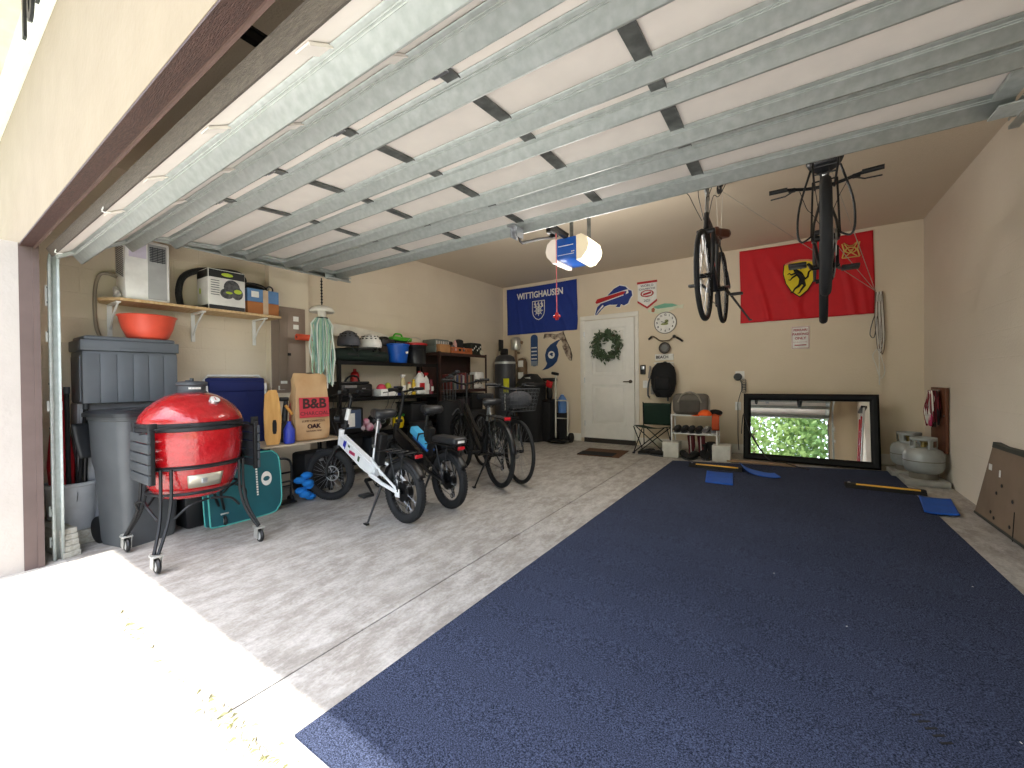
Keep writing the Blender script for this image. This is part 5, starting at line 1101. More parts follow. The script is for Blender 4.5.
mb = MB(); mb.lathe([(.001, 0), (.24, 0), (.25, .03), (.265, .98), (.25, 1.0)], 32); mb.build('tank', BLKM, bt_, 50)
mb = MB(); mb.lathe([(.28, .98), (.285, 1.0), (.24, 1.08), (.15, 1.16), (.12, 1.20), (.001, 1.21)], 32); mb.build('lid', mat('lid_black', '#1a1b1d', .45), bt_, 50)
mb = MB(); mb.box((.05, -.20, 1.13), (.10, .004, .04), (.9, 0, 0)); mb.build('lid_label', PAPER, bt_)
cn = thing('garbage_bin', 'black narrow bin between the brine tank and the hand truck', 'trash can', (-3.56, 6.46, gz(6.4)))
mb = MB(); mb.box((0, 0, .36), (.22, .30, .72), bev=.03, taper=(.85, .85)); mb.build('bin_body', BLKM, cn); mb = MB(); mb.box((0, 0, .73), (.24, .32, .03), bev=.01); mb.build('lid', BLK, cn)
lb2 = thing('leaf_blower', 'black and red garden blower standing nozzle up on the narrow bin', 'leaf blower', (-3.56, 6.50, gz(6.4)+.748))
mb = MB(); mb.box((0, 0, .13), (.09, .10, .26), bev=.03); mb.box((0, 0, .35), (.26, .14, .06), bev=.02); mb.build('motor_body', BLK, lb2); mb = MB(); mb.box((.03, -.06, .27), (.13, .03, .12), (.0, .3, 0), bev=.012); mb.build('red_cover', REDP, lb2)
ht = thing('hand_truck', 'pale framed upright hand truck against the back wall left of the door', 'hand truck', (-3.26, 6.42, gz(6.45)))
PF = mat('pale_alloy', '#c3bfb2', .4, .4)
mb = MB(); mb.tube(smoothpath([(-.13, -.02, .08), (-.13, 0, 1.12), (-.12, .0, 1.17)], 3), .016, n=8); mb.tube([(.09, .0, .12), (.10, 0, .70), (.06, 0, .73), (-.12, 0, .73)], .013, n=8); mb.tube([(-.13, 0, .42), (.095, 0, .42)], .009, n=8); mb.build('frame', PF, ht)
mb = MB(); mb.box((-.13, -.02, 1.20), (.14, .05, .05), (0, .2, 0), bev=.015); mb.build('grip', BLK, ht)
mb = MB(); mb.box((-.03, -.12, .045), (.36, .22, .012), bev=.004); mb.build('toe_plate', BLK, ht)
for x in (-.15, .13): mb = MB(); mb.cyl((x-.02, .05, .085), (x+.02, .05, .085), .085, n=22); mb.build('wheel', BLK, ht)
mb = MB(); mb.lathe([(.001, 0), (.075, 0), (.08, .02), (.08, .24), (.04, .30), (.02, .33), (.001, .33)], 20); mb.m = 1; mb.cyl((0, 0, .29), (0, 0, .335), .025, n=12)
item('water_jug', mb, [mat('blue_clear', '#5b86c4', .3), WHT], 'clear blue water jug standing on the small brown carton stack', 'jug', (-3.36, 6.60, gz(6.6)+.50), smooth=50)
item('carton_stack', MB().box((0, 0, .25), (.16, .15, .50), bev=.004), mat('black_card', '#121214', .8), 'black upright carton under the clear blue water jug', 'box', (-3.36, 6.60, gz(6.6)))

# ================================================================== things on the back wall
YW = YB-.004
def cloth_flag(name, label, x0, x1, z0, z1, m, folds, amp, cat='flag'):
    t = thing(name, label, cat, ((x0+x1)/2, YW-.012, (z0+z1)/2)); W, Hh = x1-x0, z1-z0
    def fn(u, v):
        x = (u-.5)*W; z = (v-.5)*Hh; sag = 1-v
        y = 0
        for (cx_, sl, wd, a) in folds: q = (u-cx_-sl*(1-v)); y += 1.7*a*math.exp(-(q/wd)**2)*(sag**.6)
        y += amp*.4*math.sin(u*9+v*4)*sag
        return (x+.006*math.sin(v*5), -abs(y)*1.0-.001, z+.012*math.sin(u*PI)*(-1 if v > .9 else 0))
    mb = MB(); mb.sheet(fn, 70, 36); mb.build('cloth', m, t, 80, solid=.002); return t, W, Hh
fl1, W, Hh = cloth_flag('flag', 'navy blue banner with white crest and lettering on the back wall', -4.61, -3.10, 1.975, 2.875, mat('navy_flag', '#163387', .75, var=.05), [(.12, .10, .012, .014), (.25, .2, .02, .012), (.45, .14, .012, .012), (.62, .25, .02, .015), (.8, .3, .02, .012), (.9, .1, .012, .01)], .008)
DY = -.034
mb = MB(); mb.text('WITTIGHAUSEN', .165, (.0, DY, .265), (PI/2, 0, 0), ext=.002, sx=.82, bold=.0035); mb.build('banner_lettering', PAPER, fl1, 0)
mb = MB(); cr_o = [(-.135, .12), (.135, .12), (.135, -.08), (.12, -.15), (.07, -.215), (0, -.245), (-.07, -.215), (-.12, -.15), (-.135, -.08)]
o2 = [(a*.9, b*.92-.004) for a, b in cr_o]; vs = [(a, 0, b) for a, b in cr_o]+[(a, 0, b) for a, b in o2]; n_ = len(cr_o)
mb.M = Matrix.Translation((-.02, DY-.002, .03)); mb.add(vs, [(k, (k+1) % n_, n_+(k+1) % n_, n_+k) for k in range(n_)])
mb.torus((0, 0, -.07), .055, .008, (PI/2, 0, 0), n=24, m=6)
for k in range(8): a = 2*PI*k/8; mb.box((.05*math.cos(a), 0, -.07+.05*math.sin(a)), (.09, .004, .012), (0, -a, 0))
for x in (-.07, 0, .07):
    mb.box((x, 0, .055), (.045, .004, .03), (0, .5, 0)); mb.box((x+.01, 0, .03), (.03, .004, .04), (0, -.4, 0)); mb.box((x, 0, .085), (.02, .004, .03))
mb.box((0, 0, .005), (.2, .004, .014)); mb.build('crest', PAPER, fl1, 0, solid=.002)
fl2, W, Hh = cloth_flag('flag', 'red banner with yellow shield emblem hanging on the back wall', -.565, .885, 1.862, 2.89, mat('red_flag', '#c4101c', .7, var=.05), [(.08, .16, .02, .02), (.2, .3, .03, .015), (.55, -.1, .03, .012), (.75, .12, .02, .018), (.85, .1, .012, .014)], .010)
# shield outline
sh_o = [(-.175, .20), (-.09, .235), (0, .245), (.09, .235), (.175, .20), (.185, .08), (.155, -.06), (.09, -.18), (0, -.26), (-.09, -.18), (-.155, -.06), (-.185, .08)]
mb = MB(); mb.prism(sh_o, .003, (-.03, -.034, .03), (PI/2, 0, 0)); shd = mb.build('shield', BLKM, fl2, 0)
mb = MB(); mb.prism([(a*.94, b*.94) for a, b in sh_o], .004, (-.03, -.034, .03), (PI/2, 0, 0)); mb.build('shield_field', mat('shield_yellow', '#dcc41c', .7), shd, 0)
mb = MB(); mb.prism([(-.16, .205), (-.09, .232), (0, .242), (.09, .232), (.16, .205), (.155, .185), (.08, .21), (0, .218), (-.08, .21), (-.155, .185)], .0055, (-.03, -.034, .03), (PI/2, 0, 0)); mb.build('shield_stripe', mat('stripe_pink', '#d88a6a', .7), shd, 0)
mb = MB(); mb.M = Matrix.Translation((-.03, -.041, .02))    # rearing horse built as limbs
def limb(pts, r): mb.tube([(a, 0, b) for a, b in pts], r, n=6, sx=1)
limb([(.02, -.06), (.03, .0), (.0, .06), (-.035, .10)], [.030, .034, .034, .026]); limb([(-.035, .10), (-.06, .145), (-.065, .165)], [.026, .019, .016]); limb([(-.06, .165), (-.10, .150), (-.115, .135)], [.016, .013, .009])
limb([(-.03, .08), (-.09, .06), (-.115, .085), (-.13, .065)], [.016, .011, .008, .006]); limb([(-.02, .06), (-.08, .02), (-.10, -.01), (-.12, -.0)], [.015, .010, .007, .006])
limb([(.03, -.04), (-.01, -.10), (-.05, -.13), (-.075, -.175), (-.10, -.18)], [.028, .018, .012, .008, .006]); limb([(.035, -.04), (.055, -.10), (.02, -.15), (.0, -.19), (-.02, -.195)], [.026, .016, .011, .008, .006])
limb([(.04, -.03), (.09, .01), (.10, .07), (.14, .11), (.15, .08)], [.012, .012, .012, .010, .005])
limb([(-.02, .18), (.0, .16), (.02, .12)], [.01, .012, .01]); mb.build('horse_emblem', BLKM, shd, 60)
mb = MB(); mb.M = Matrix.Translation((.50, -.036, .30)); YE = mat('flag_gold', '#d9b765', .6)
for s in (-1, 1):
    mb.tube([(s*.085, 0, .09), (s*.065, 0, .0), (s*.085, 0, -.09)], .008, n=4); mb.tube([(-s*.07, 0, .10), (-s*.02, 0, .055), (s*.02, 0, .055), (s*.07, 0, .10)], .006, n=4); mb.tube([(-.085, 0, s*.09-.0), (0, 0, s*.09), (.085, 0, s*.09)], .007, n=4) if s < 0 else None
    mb.tube([(-s*.06, 0, -.08), (0, 0, -.03), (s*.06, 0, .08)], .006, n=4)
mb.torus((0, 0, 0), .035, .006, (PI/2, 0, 0), n=20, m=4, sx=1.5); mb.box((0, 0, 0), (.05, .003, .012)); mb.build('gold_crest', YE, fl2, 0)
# charging buffalo wall sign
def flat(name, outline, th, c, m, parent=None):
    mb = MB(); mb.prism(outline, th, c, (PI/2, 0, 0)); return mb.build(name, m, parent, 0)
bs = thing('wall_sign', 'blue leaping animal sign with red streak above the house door', 'sign', (-2.43, YW, 2.46))
ob = [(-.30, -.13), (-.18, -.03), (-.10, .06), (.0, .15), (.10, .19), (.20, .16), (.25, .10), (.30, .08), (.31, .0), (.27, -.05), (.24, -.12), (.17, -.15), (.12, -.12), (.10, -.17), (.03, -.16), (.06, -.12), (-.0, -.12), (-.08, -.11), (-.16, -.13), (-.22, -.18), (-.29, -.25), (-.33, -.30), (-.335, -.24)]
flat('sign_outline', [(a*1.06+.0, b*1.09) for a, b in ob], .006, (0, 0, 0), PAPER, bs); flat('animal_shape', ob, .009, (0, 0, 0), mat('team_blue', '#13307f', .5), bs)
flat('red_streak', [(-.33, -.045), (-.30, .005), (.15, .085), (.20, .075), (.16, .035), (-.31, -.07)], .012, (0, 0, 0), REDP, bs); flat('white_streak', [(-.16, .035), (.16, .10), (.24, .11), (.25, .05), (.20, .03), (.22, .085), (.15, .088), (-.2, .022)], .011, (0, 0, 0), PAPER, bs); flat('white_streak', [(-.30, -.072), (.16, .032), (.17, .02), (-.29, -.088)], .011, (0, 0, 0), PAPER, bs)
flat('white_streak', [(-.20, -.10), (-.29, -.20), (-.325, -.27), (-.27, -.205), (-.18, -.12)], .011, (0, 0, 0), PAPER, bs)
# champion pennant
pn = thing('pennant', 'white and red pointed championship pennant right of the blue animal sign', 'pennant', (-1.88, YW, 2.46))
flat('pennant_cloth', [(-.15, .17), (.15, .17), (.15, -.12), (0, -.23), (-.15, -.12)], .005, (0, 0, 0), PAPER, pn); flat('top_band', [(-.16, .20), (.16, .20), (.16, .165), (-.16, .165)], .008, (0, 0, 0), REDP, pn)
flat('red_border', [(-.155, -.10), (0, -.21), (.155, -.10), (.155, -.135), (0, -.245), (-.155, -.135)], .007, (0, 0, 0), REDP, pn)
mb = MB(); mb.text('WORLD', .055, (0, -.008, .125), (PI/2, 0, 0)); mb.text('CHAMPIONS', .045, (0, -.008, .075), (PI/2, 0, 0)); mb.text('2021', .055, (0, -.008, -.115), (PI/2, 0, 0)); mb.build('pennant_lettering', mat('ink_navy', '#2a2c40', .7), pn, 0)
mb = MB(); mb.torus((0, -.008, 0), .05, .006, (PI/2, 0, 0), n=20, m=4, sx=1.9); mb.box((0, -.008, 0), (.13, .004, .03), (0, -.2, 0)); mb.box((.02, -.008, -.04), (.11, .004, .012)); mb.build('pennant_emblem', REDP, pn, 0)
# fish sign, clock, handlebar hook
fs_ = thing('fish_sign', 'green and white fish shaped sign above the round clock', 'sign', (-1.61, YW, 2.195))
flat('fish_body', [(-.26, -.02), (-.22, .02), (-.14, .05), (.0, .075), (.12, .06), (.20, .025), (.29, .03), (.27, .0), (.28, -.03), (.19, -.01), (.05, -.06), (-.1, -.075), (-.22, -.055)], .008, (0, 0, 0), mat('fish_cream', '#d8d8c4', .5, col2='#c8cfae'), fs_)
flat('fish_back', [(-.16, .045), (.0, .075), (.12, .06), (.20, .025), (.12, .01), (-.10, .0), (-.16, .02)], .011, (0, 0, 0), mat('fish_green', '#6fae92', .5), fs_); flat('fish_gill', [(-.20, -.04), (-.16, -.05), (-.145, .0), (-.17, .03), (-.20, .01)], .012, (0, 0, 0), mat('fish_red', '#b5643f', .5), fs_)
ck = thing('wall_clock', 'round white wall clock with black numerals below the fish sign', 'clock', (-1.60, YW, 1.965))
mb = MB(); mb.cyl((0, 0, 0), (0, -.015, 0), .162, n=48); mb.build('clock_face', PAPER, ck); mb = MB(); mb.torus((0, -.012, 0), .165, .007, (PI/2, 0, 0), n=48, m=8); mb.build('rim', mat('rim_grey', '#7a7770', .5), ck)
mb = MB()
for k in range(12): a = PI/2-2*PI*(k+1)/12; mb.text(str(k+1), .045, (.125*math.cos(a), -.016, .125*math.sin(a)), (PI/2, 0, 0), bold=.001)
mb.build('numerals', BLKM, ck, 0); mb = MB(); mb.tube([(-.06, -.022, .02), (0, -.022, 0)], .005, n=4); mb.tube([(0, -.022, 0), (.05, -.022, .04)], .004, n=4); mb.build('hands', BLKM, ck)
mb = MB(); mb.sph((-.01, -.016, -.02), (.06, .003, .018), 12); mb.sph((.02, -.016, .02), (.03, .003, .03), 12); mb.build('clock_picture', mat('clock_olive', '#8d9460', .7), ck)
hh = thing('handlebar_ornament', 'bicycle handlebar wall ornament with dark round lamp below the clock', 'ornament', (-1.60, YW, 1.675))
mb = MB(); mb.tube(smoothpath([(-.25, -.05, .04), (-.20, -.05, .085), (-.14, -.04, .06), (-.07, -.03, .01), (.06, -.03, .01), (.12, -.04, .05), (.19, -.05, .045), (.27, -.05, -.02)], 5), .011, n=8); mb.build('handlebar', mat('bronze', '#6a5a48', .4, .6), hh)
mb = MB(); mb.cyl((0, 0, -.11), (0, -.07, -.11), .05, .085, 28); mb.torus((0, -.07, -.11), .08, .010, (PI/2, 0, 0), n=28, m=8); mb.build('lamp', mat('lamp_dark', '#3a342e', .4, .4), hh, 50); mb = MB(); mb.cyl((0, -.071, -.11), (0, -.074, -.11), .05, n=24); mb.build('lamp_glass', mat('lamp_glass', '#5b5a55', .2), hh)
mb = MB(); mb.sph((.14, -.05, .065), (.028, .02, .025), 12); mb.tube([(.17, -.05, .05), (.26, -.05, -.015)], .016, n=8); mb.tube([(-.25, -.05, .04), (-.20, -.05, .08)], .016, n=8); mb.build('grip', BLK, hh)
hk = thing('hook_sign', 'white lettered sign with hook rail holding the black backpack', 'coat hook', (-1.62, YW, 1.365))
mb = MB(); mb.box((0, -.008, .06), (.28, .016, .10), bev=.003); mb.build('sign_board', PAPER, hk); mb = MB(); mb.text('BEACH', .06, (-.03, -.0175, .06), (PI/2, 0, 0), bold=.002); mb.build('sign_lettering', BLKM, hk, 0)
mb = MB(); mb.box((-.01, -.007, -.03), (.30, .014, .022), bev=.003); mb.box((.0, -.008, -.09), (.28, .016, .07), bev=.003); mb.build('hook_rail', PAPER, hk)
for x in (-.12, -.06, 0, .06, .12): mb = MB(); mb.tube(smoothpath([(x, -.012, -.075), (x, -.04, -.09), (x, -.045, -.075)], 4), .005, n=6); mb.build('hook', BLK, hk)
bp_ = thing('backpack', 'black backpack hanging from the white hook rail', 'backpack', (-1.60, YW-.03, .91))
mb = MB(); mb.lathe([(.001, -.12), (.55, -.11), (.85, -.02), (1.0, .10), (.98, .25), (.85, .35), (.5, .42), (.001, .43)], 24, sc=(.19, .11, 1), c=(0, -.12, 0)); mb.box((.0, -.20, .10), (.24, .08, .22), bev=.035); mb.build('bag_body', mat('black_nylon', '#0c0d10', .8), bp_, 60)
mb = MB(); mb.tube(smoothpath([(-.10, -.05, .35), (-.19, -.04, .25), (-.25, -.04, .10), (-.26, -.04, -.08), (-.23, -.04, -.12)], 5), .014, n=6, sx=.5); mb.tube(smoothpath([(.05, -.03, .40), (.0, -.02, .44), (-.05, -.03, .40)], 4), .010, n=6); mb.tube([(.06, -.1, -.10), (.06, -.11, -.17)], .014, n=6); mb.build('strap', DGR, bp_)
mb = MB(); mb.box((-.23, -.05, .28), (.03, .02, .2), (0, .1, 0), bev=.006); mb.box((-.19, -.05, .0), (.05, .02, .14), bev=.006); mb.build('strap_pad', mat('strap_grey', '#8a8580', .8), bp_)
mb = MB(); mb.box((0, -.012, 0), (.085, .024, .15), bev=.008); mb.m = 1; mb.box((0, -.026, .03), (.05, .004, .05), bev=.001)
item('keypad', mb, [BLK, STEEL], 'black keypad with lit screen on the wall right of the house door', 'keypad', (-1.955, YW, 1.235))
def plate(name, label, x, z, w_, h_, sw, cat='light switch'):
    t = thing(name, label, cat, (x, YW, z)); mb = MB(); mb.box((0, -.003, 0), (w_, .006, h_), bev=.003); mb.build('plate', WHT, t)
    for q in sw: mb = MB(); mb.box((q[0], -.008, q[1]), (.028, .008, .05), bev=.003); mb.build('switch_toggle' if cat == 'light switch' else 'socket', WHM, t)
plate('light_switch', 'white light switch below the black keypad beside the house door', -1.92, 1.0, .075, .12, ((0, 0),))
plate('power_outlet', 'white wall outlet with round black charger plugged in', -.575, 1.12, .115, .12, ((-.02, 0), (.03, 0)), 'outlet'); plate('power_outlet', 'white lower wall outlet left of the leaning mirror', -.60, .68, .075, .12, ((0, .02), (0, -.025)), 'outlet')
ch = thing('charger', 'round black charger with coiled cable hanging to the lower outlet', 'charger', (-.60, YW-.012, 1.10))
mb = MB(); mb.cyl((0, -.002, 0), (0, -.05, 0), .055, .05, 24); mb.torus((0, -.05, 0), .04, .006, (PI/2, 0, 0), n=20, m=6); mb.build('charger_body', BLK, ch)
mb = MB(); mb.tube(smoothpath([(.03, -.03, -.04), (.06, -.03, -.15), (.03, -.03, -.25), (.0, -.03, -.38), (.0, -.03, -.5), (-.0, -.03, -.85), (.01, -.03, -1.05)], 6), .005, n=6); mb.tube([(.075+.03*math.cos(a*.8), -.03, -.06-.003*a+.035*math.sin(a*.8)) for a in range(50)], .004, n=5); mb.build('cable', DGR, ch)
ps = thing('parking_sign', 'small white parking sign with red print under the red banner', 'sign', (.138, YW, 1.615))
mb = MB(); mb.box((0, -.004, 0), (.20, .008, .30), bev=.004); mb.build('sign_plate', PAPER, ps); mb = MB(); 
for a, b, c, d in ((0, .14, .185, .004), (0, -.14, .185, .004), (-.092, 0, .004, .28), (.092, 0, .004, .28)): mb.box((a, -.009, b), (c, .002, d))
mb.build('sign_border', REDP, ps); mb = MB(); mb.text('FERRARI', .042, (0, -.009, .10), (PI/2, 0, 0), bold=.0012); mb.text('PARKING', .042, (0, -.009, .045), (PI/2, 0, 0), bold=.0012); mb.text('ONLY', .046, (0, -.009, -.01), (PI/2, 0, 0), bold=.0012); mb.text('ALL OTHERS WILL BE TOWED', .012, (0, -.009, -.06), (PI/2, 0, 0)); mb.box((0, -.009, -.10), (.13, .002, .012)); mb.build('sign_lettering', mat('sign_maroon', '#a3202f', .6), ps, 0)
# small board, storm emblem and state outline signs left of the door
ks = thing('snowboard_sign', 'narrow blue board shaped sign with white stripes under the navy banner', 'sign', (-4.0, YW, 1.65)); 
flat('board_shape', [(p[0], p[1]) for p in rrect(.15, .60, .07)], .012, (0, 0, 0), mat('board_blue', '#2c4b78', .5), ks)
for z in (-.10, -.03, .04, -.17): flat('white_stripe', [(-.06, z), (.06, z), (.06, z+.022), (-.06, z+.022)], .015, (0, 0, 0), PAPER, ks)
flat('board_end', [(-.07, -.29), (.07, -.29), (.073, -.2), (-.073, -.2)], .0135, (0, 0, 0), mat('board_grey', '#8d98a6', .5), ks)
st_ = thing('storm_sign', 'blue hurricane shaped sign with white centre under the navy banner', 'sign', (-3.63, YW, 1.55)); oo = []
for k in range(0, 11): a = -PI*.45+PI*k/10; oo.append((.135*math.cos(a), .16*math.sin(a)))
oo += [(.04, .18), (.12, .25), (.19, .28)][::1]
oo = [(.20, .28), (.10, .25), (-.02, .19), (-.10, .11), (-.135, .0), (-.12, -.10), (-.09, -.16), (-.13, -.22), (-.20, -.28), (-.08, -.255), (.03, -.20), (.11, -.12), (.145, 0), (.13, .10), (.10, .17), (.14, .23)]
flat('storm_shape', oo, .012, (0, 0, 0), mat('storm_blue', '#1f3f6e', .5), st_); mb = MB(); mb.cyl((0, -.0, 0), (0, -.016, 0), .07, n=28); mb.build('centre_disc', PAPER, st_); mb = MB(); mb.box((0, -.018, 0), (.07, .004, .03), (0, .6, 0)); mb.sph((.01, -.017, .02), (.03, .004, .02), 8); mb.build('centre_mark', mat('storm_blue', '#1f3f6e'), st_)
fo = [(-.30, .14), (-.28, .22), (-.12, .21), (-.04, .19), (.06, .215), (.10, .24), (.14, .13), (.18, .04), (.24, -.08), (.27, -.19), (.255, -.28), (.21, -.27), (.16, -.20), (.12, -.11), (.085, -.03), (.09, .05), (.05, .10), (.0, .145), (-.06, .105), (-.12, .13), (-.17, .165), (-.22, .14), (-.26, .15)]
fsn = thing('state_sign', 'camouflage printed state shaped sign nearest the house door', 'sign', (-3.49, YW, 1.72)); flat('state_shape', fo, .012, (0, 0, 0), mat('camo_print', '#4c3428', .6, col2='#c9b8a4', scale=16), fsn); flat('state_outline', [(a*1.03+.002, b*1.04) for a, b in fo], .009, (0, 0, 0), BLKM, fsn)
# wreath
wr = thing('door_wreath', 'green leafy wreath hanging on the white house door', 'wreath', (-2.53, YB-.075, 1.655)); mb = MB()
mb.torus((0, 0, 0), .19, .032, (PI/2, 0, 0), n=36, m=8); mb.build('wreath_ring', mat('twig_brown', '#3d3526', .9), wr, 60); mb = MB()
for k in range(520):
    a = random.random()*2*PI; rr = .195+random.gauss(0, .045); L = .04+.035*random.random(); q = a+random.gauss(.6, .9)
    c = Vector((rr*math.cos(a), -.012-.045*random.random(), rr*math.sin(a))); d = Vector((math.cos(q), random.gauss(-.1, .4), math.sin(q))).normalized(); s_ = d.orthogonal().normalized()*L*.28
    mb.add([tuple(c-d*L*.5), tuple(c+s_), tuple(c+d*L*.7), tuple(c-s_)], [(0, 1, 2, 3)])
lf = mb.build('leaves', mat('eucalyptus', '#3d4f35', .7, col2='#52634a', scale=14), wr, 0); lf['kind'] = 'stuff'
# cleat with the coiled hoist cords on the wall
cl = thing('cord_coil', 'long coil of pale hoist cord hanging on the back wall right of the red banner', 'cord', (.925, YW-.02, 2.12))
mb = MB(); mb.box((0, .0, -.03), (.06, .03, .05), bev=.008); mb.build('cleat', BLK, cl)
for k in range(7):
    x0 = -.028+.009*k; L = .72+.05*math.sin(k*2.3); mb = MB(); mb.tube(smoothpath([(x0, -.02, 0), (x0-.012, -.03, -.3), (x0*.8, -.03, -L+.1), (x0*.6+.012, -.03, -L), (x0*.8+.03, -.03, -L+.12), (x0+.02, -.03, -.3), (x0+.006, -.02, 0)], 5), .0045, n=5); mb.build('cord_loop', mat('white_cord', '#d8d5cc', .8) if k % 3 else mat('cord_brown', '#6b5a4b', .8), cl, 60)
mb = MB(); mb.tube(smoothpath([(-.01, -.03, -.68), (.03, -.03, -.85), (.05, -.03, -.98), (.01, -.03, -1.06), (-.03, -.03, -.9), (-.06, -.03, -.78), (-.02, -.03, -.7)], 5), .0045, n=5); mb.tube([(.0, -.03, -.7), (.0, -.03, -1.14)], .006, n=6); mb.build('cord_tail', mat('white_cord', '#d8d5cc', .8), cl, 60)
mb = MB(); mb.tube(smoothpath([(-.03, -.02, -.25), (-.07, -.03, -.4), (-.085, -.03, -.52), (-.05, -.03, -.56), (-.03, -.03, -.45), (-.02, -.03, -.3)], 4), .005, n=5); mb.build('cord_loop', DGR, cl, 60)
for k, pts in enumerate((((.895, 6.68, 2.12), (.60, 5.6, 2.45), (.23, 3.99, ZC-.07)), ((.895, 6.68, 2.13), (.2, 6.0, 2.55), (-.53, 4.33, ZC-.07)), ((.895, 6.68, 2.125), (.45, 5.9, 2.5), (.10, 5.2, ZC-.01)))):
    mb = MB(); mb.tube([pts[0], pts[2]], .0035, n=5); item('hoist_cord', mb, mat('pale_cord', '#b9b1a2'), ['thin cord running from the wall cleat to the hoist over the rightmost hanging bicycle', 'thin cord crossing the red banner to the hoist over the bicycle left of it', 'thin cord slanting from the wall cleat up to the bare ceiling'][k], 'cord', (0, 0, 0))

mb = MB(); mb.lathe([(.001, 0), (.06, 0), (.075, .03), (.08, .09), (.07, .14), (.06, .15)], 24); mb.m = 1; mb.lathe([(.062, .15), (.085, .155), (.088, .175), (.06, .185), (.001, .187)], 24)
item('storage_jar', mb, [mat('bright_yellow', '#e3c411', .45), mat('jar_green', '#2f8a3a', .45)], 'bright yellow jar with a green lid on the second tier of the steel shelving', 'jar', (-4.33, 3.70, .4715), smooth=50)
# ================================================================== right side and floor things
def slopebox(mb, x0, x1, y0, y1, z_off, th):
    mb.add([(x0,y0,gz(y0)+z_off),(x1,y0,gz(y0)+z_off),(x1,y1,gz(y1)+z_off),(x0,y1,gz(y1)+z_off),(x0,y0,gz(y0)+z_off+th),(x1,y0,gz(y0)+z_off+th),(x1,y1,gz(y1)+z_off+th),(x0,y1,gz(y1)+z_off+th)],
        [(3,2,1,0),(4,5,6,7),(0,1,5,4),(1,2,6,5),(2,3,7,6),(3,0,4,7)])
cpm = bpy.data.materials.new('navy_carpet'); cpm.use_nodes = True; n = cpm.node_tree; b_ = n.nodes['Principled BSDF']
tc0 = n.nodes.new('ShaderNodeTexCoord'); z1 = n.nodes.new('ShaderNodeTexNoise'); z1.inputs['Scale'].default_value = 210; z1.inputs['Detail'].default_value = 4; z1.inputs['Roughness'].default_value = .8
z2 = n.nodes.new('ShaderNodeTexNoise'); z2.inputs['Scale'].default_value = 1.3; z2.inputs['Detail'].default_value = 6
r1 = n.nodes.new('ShaderNodeValToRGB'); r1.color_ramp.elements[0].position = .40; r1.color_ramp.elements[1].position = .72; r1.color_ramp.elements[0].color = lin('#0f1320'); r1.color_ramp.elements[1].color = lin('#6c7797')
mx = n.nodes.new('ShaderNodeMixRGB'); mx.blend_type = 'MULTIPLY'; mx.inputs[0].default_value = .35
for z in (z1, z2): n.links.new(tc0.outputs['Object'], z.inputs['Vector'])
n.links.new(z1.outputs['Fac'], r1.inputs[0]); n.links.new(r1.outputs[0], mx.inputs[1]); n.links.new(z2.outputs['Fac'], mx.inputs[2]); n.links.new(mx.outputs[0], b_.inputs['Base Color'])
b_.inputs['Roughness'].default_value = 1.0; b_.inputs['Specular IOR Level'].default_value = .1; b_.inputs['Sheen Weight'].default_value = .0
bp0 = n.nodes.new('ShaderNodeBump'); bp0.inputs['Strength'].default_value = .6; bp0.inputs['Distance'].default_value = .006; n.links.new(z1.outputs['Fac'], bp0.inputs['Height']); n.links.new(bp0.outputs[0], b_.inputs['Normal'])
cs = [(-1.375, .72), (1.03, .72), (.965, 6.28), (-1.283, 5.74)]
mb = MB(); vs = [(x, y, gz(y)+.001) for x, y in cs]+[(x, y, gz(y)+.010) for x, y in cs]
mb.add(vs, [(3,2,1,0),(4,5,6,7),(0,1,5,4),(1,2,6,5),(2,3,7,6),(3,0,4,7)]); cp = mb.build('carpet', cpm, None, 0); tag(cp, 'large speckled navy blue carpet covering the right half of the garage floor', 'carpet')
for k in range(6):
    x, y = -.2+1.1*random.random(), 1.0+2.2*random.random()
    mb = MB(); mb.box((x, y, gz(y)+.011), (.007, .0025, .001), (0, 0, random.random()*3)); mb.build('lint', PAPER, cp, 0)
mb = MB()
for k in range(5): mb.box((.36+.012*k, 1.92-.025*k, gz(1.85)+.0108), (.04, .008, .0012), (0, 0, .6))
mb.build('worn_patch', BLKM, cp, 0)

# mirror leaning at the back
mr = thing('leaning_mirror', 'large black framed mirror on its side leaning at the back wall', 'mirror', (.19, 6.285, gz(6.285)+.010), rot=(-math.radians(9.0), 0, 0))
MW, MH, FW = 1.385, .875, .085
mb = MB(); prf = [(0, 0), (0, -.03), (.02, -.045), (.05, -.04), (.078, -.022), (.085, -.012), (.085, 0)]
def frame_ring(mb, W, H, prof):
    vs = []; n_ = len(prof)
    for sx, sz in ((-1, 0), (1, 0), (1, 1), (-1, 1)):
        for d, y in prof:
            vs.append((sx*(W/2-d), y, d if sz == 0 else H-d))
    fs = []
    for c in range(4):
        c2 = (c+1) % 4
        for k in range(n_): fs.append((c*n_+k, c*n_+(k+1) % n_, c2*n_+(k+1) % n_, c2*n_+k))
    mb.add(vs, fs)
frame_ring(mb, MW, MH, prf); mb.build('mirror_frame', mat('frame_black', '#040405', .5, spec=.25), mr, 30)
mb = MB(); mb.box((0, .004, MH/2), (MW-.02, .006, MH-.02)); mb.build('backing_board', DGR, mr)
gm = bpy.data.materials.new('mirror_silver'); gm.use_nodes = True; g_ = gm.node_tree; gb = g_.nodes['Principled BSDF']; gb.inputs['Metallic'].default_value = 1; gb.inputs['Roughness'].default_value = .012
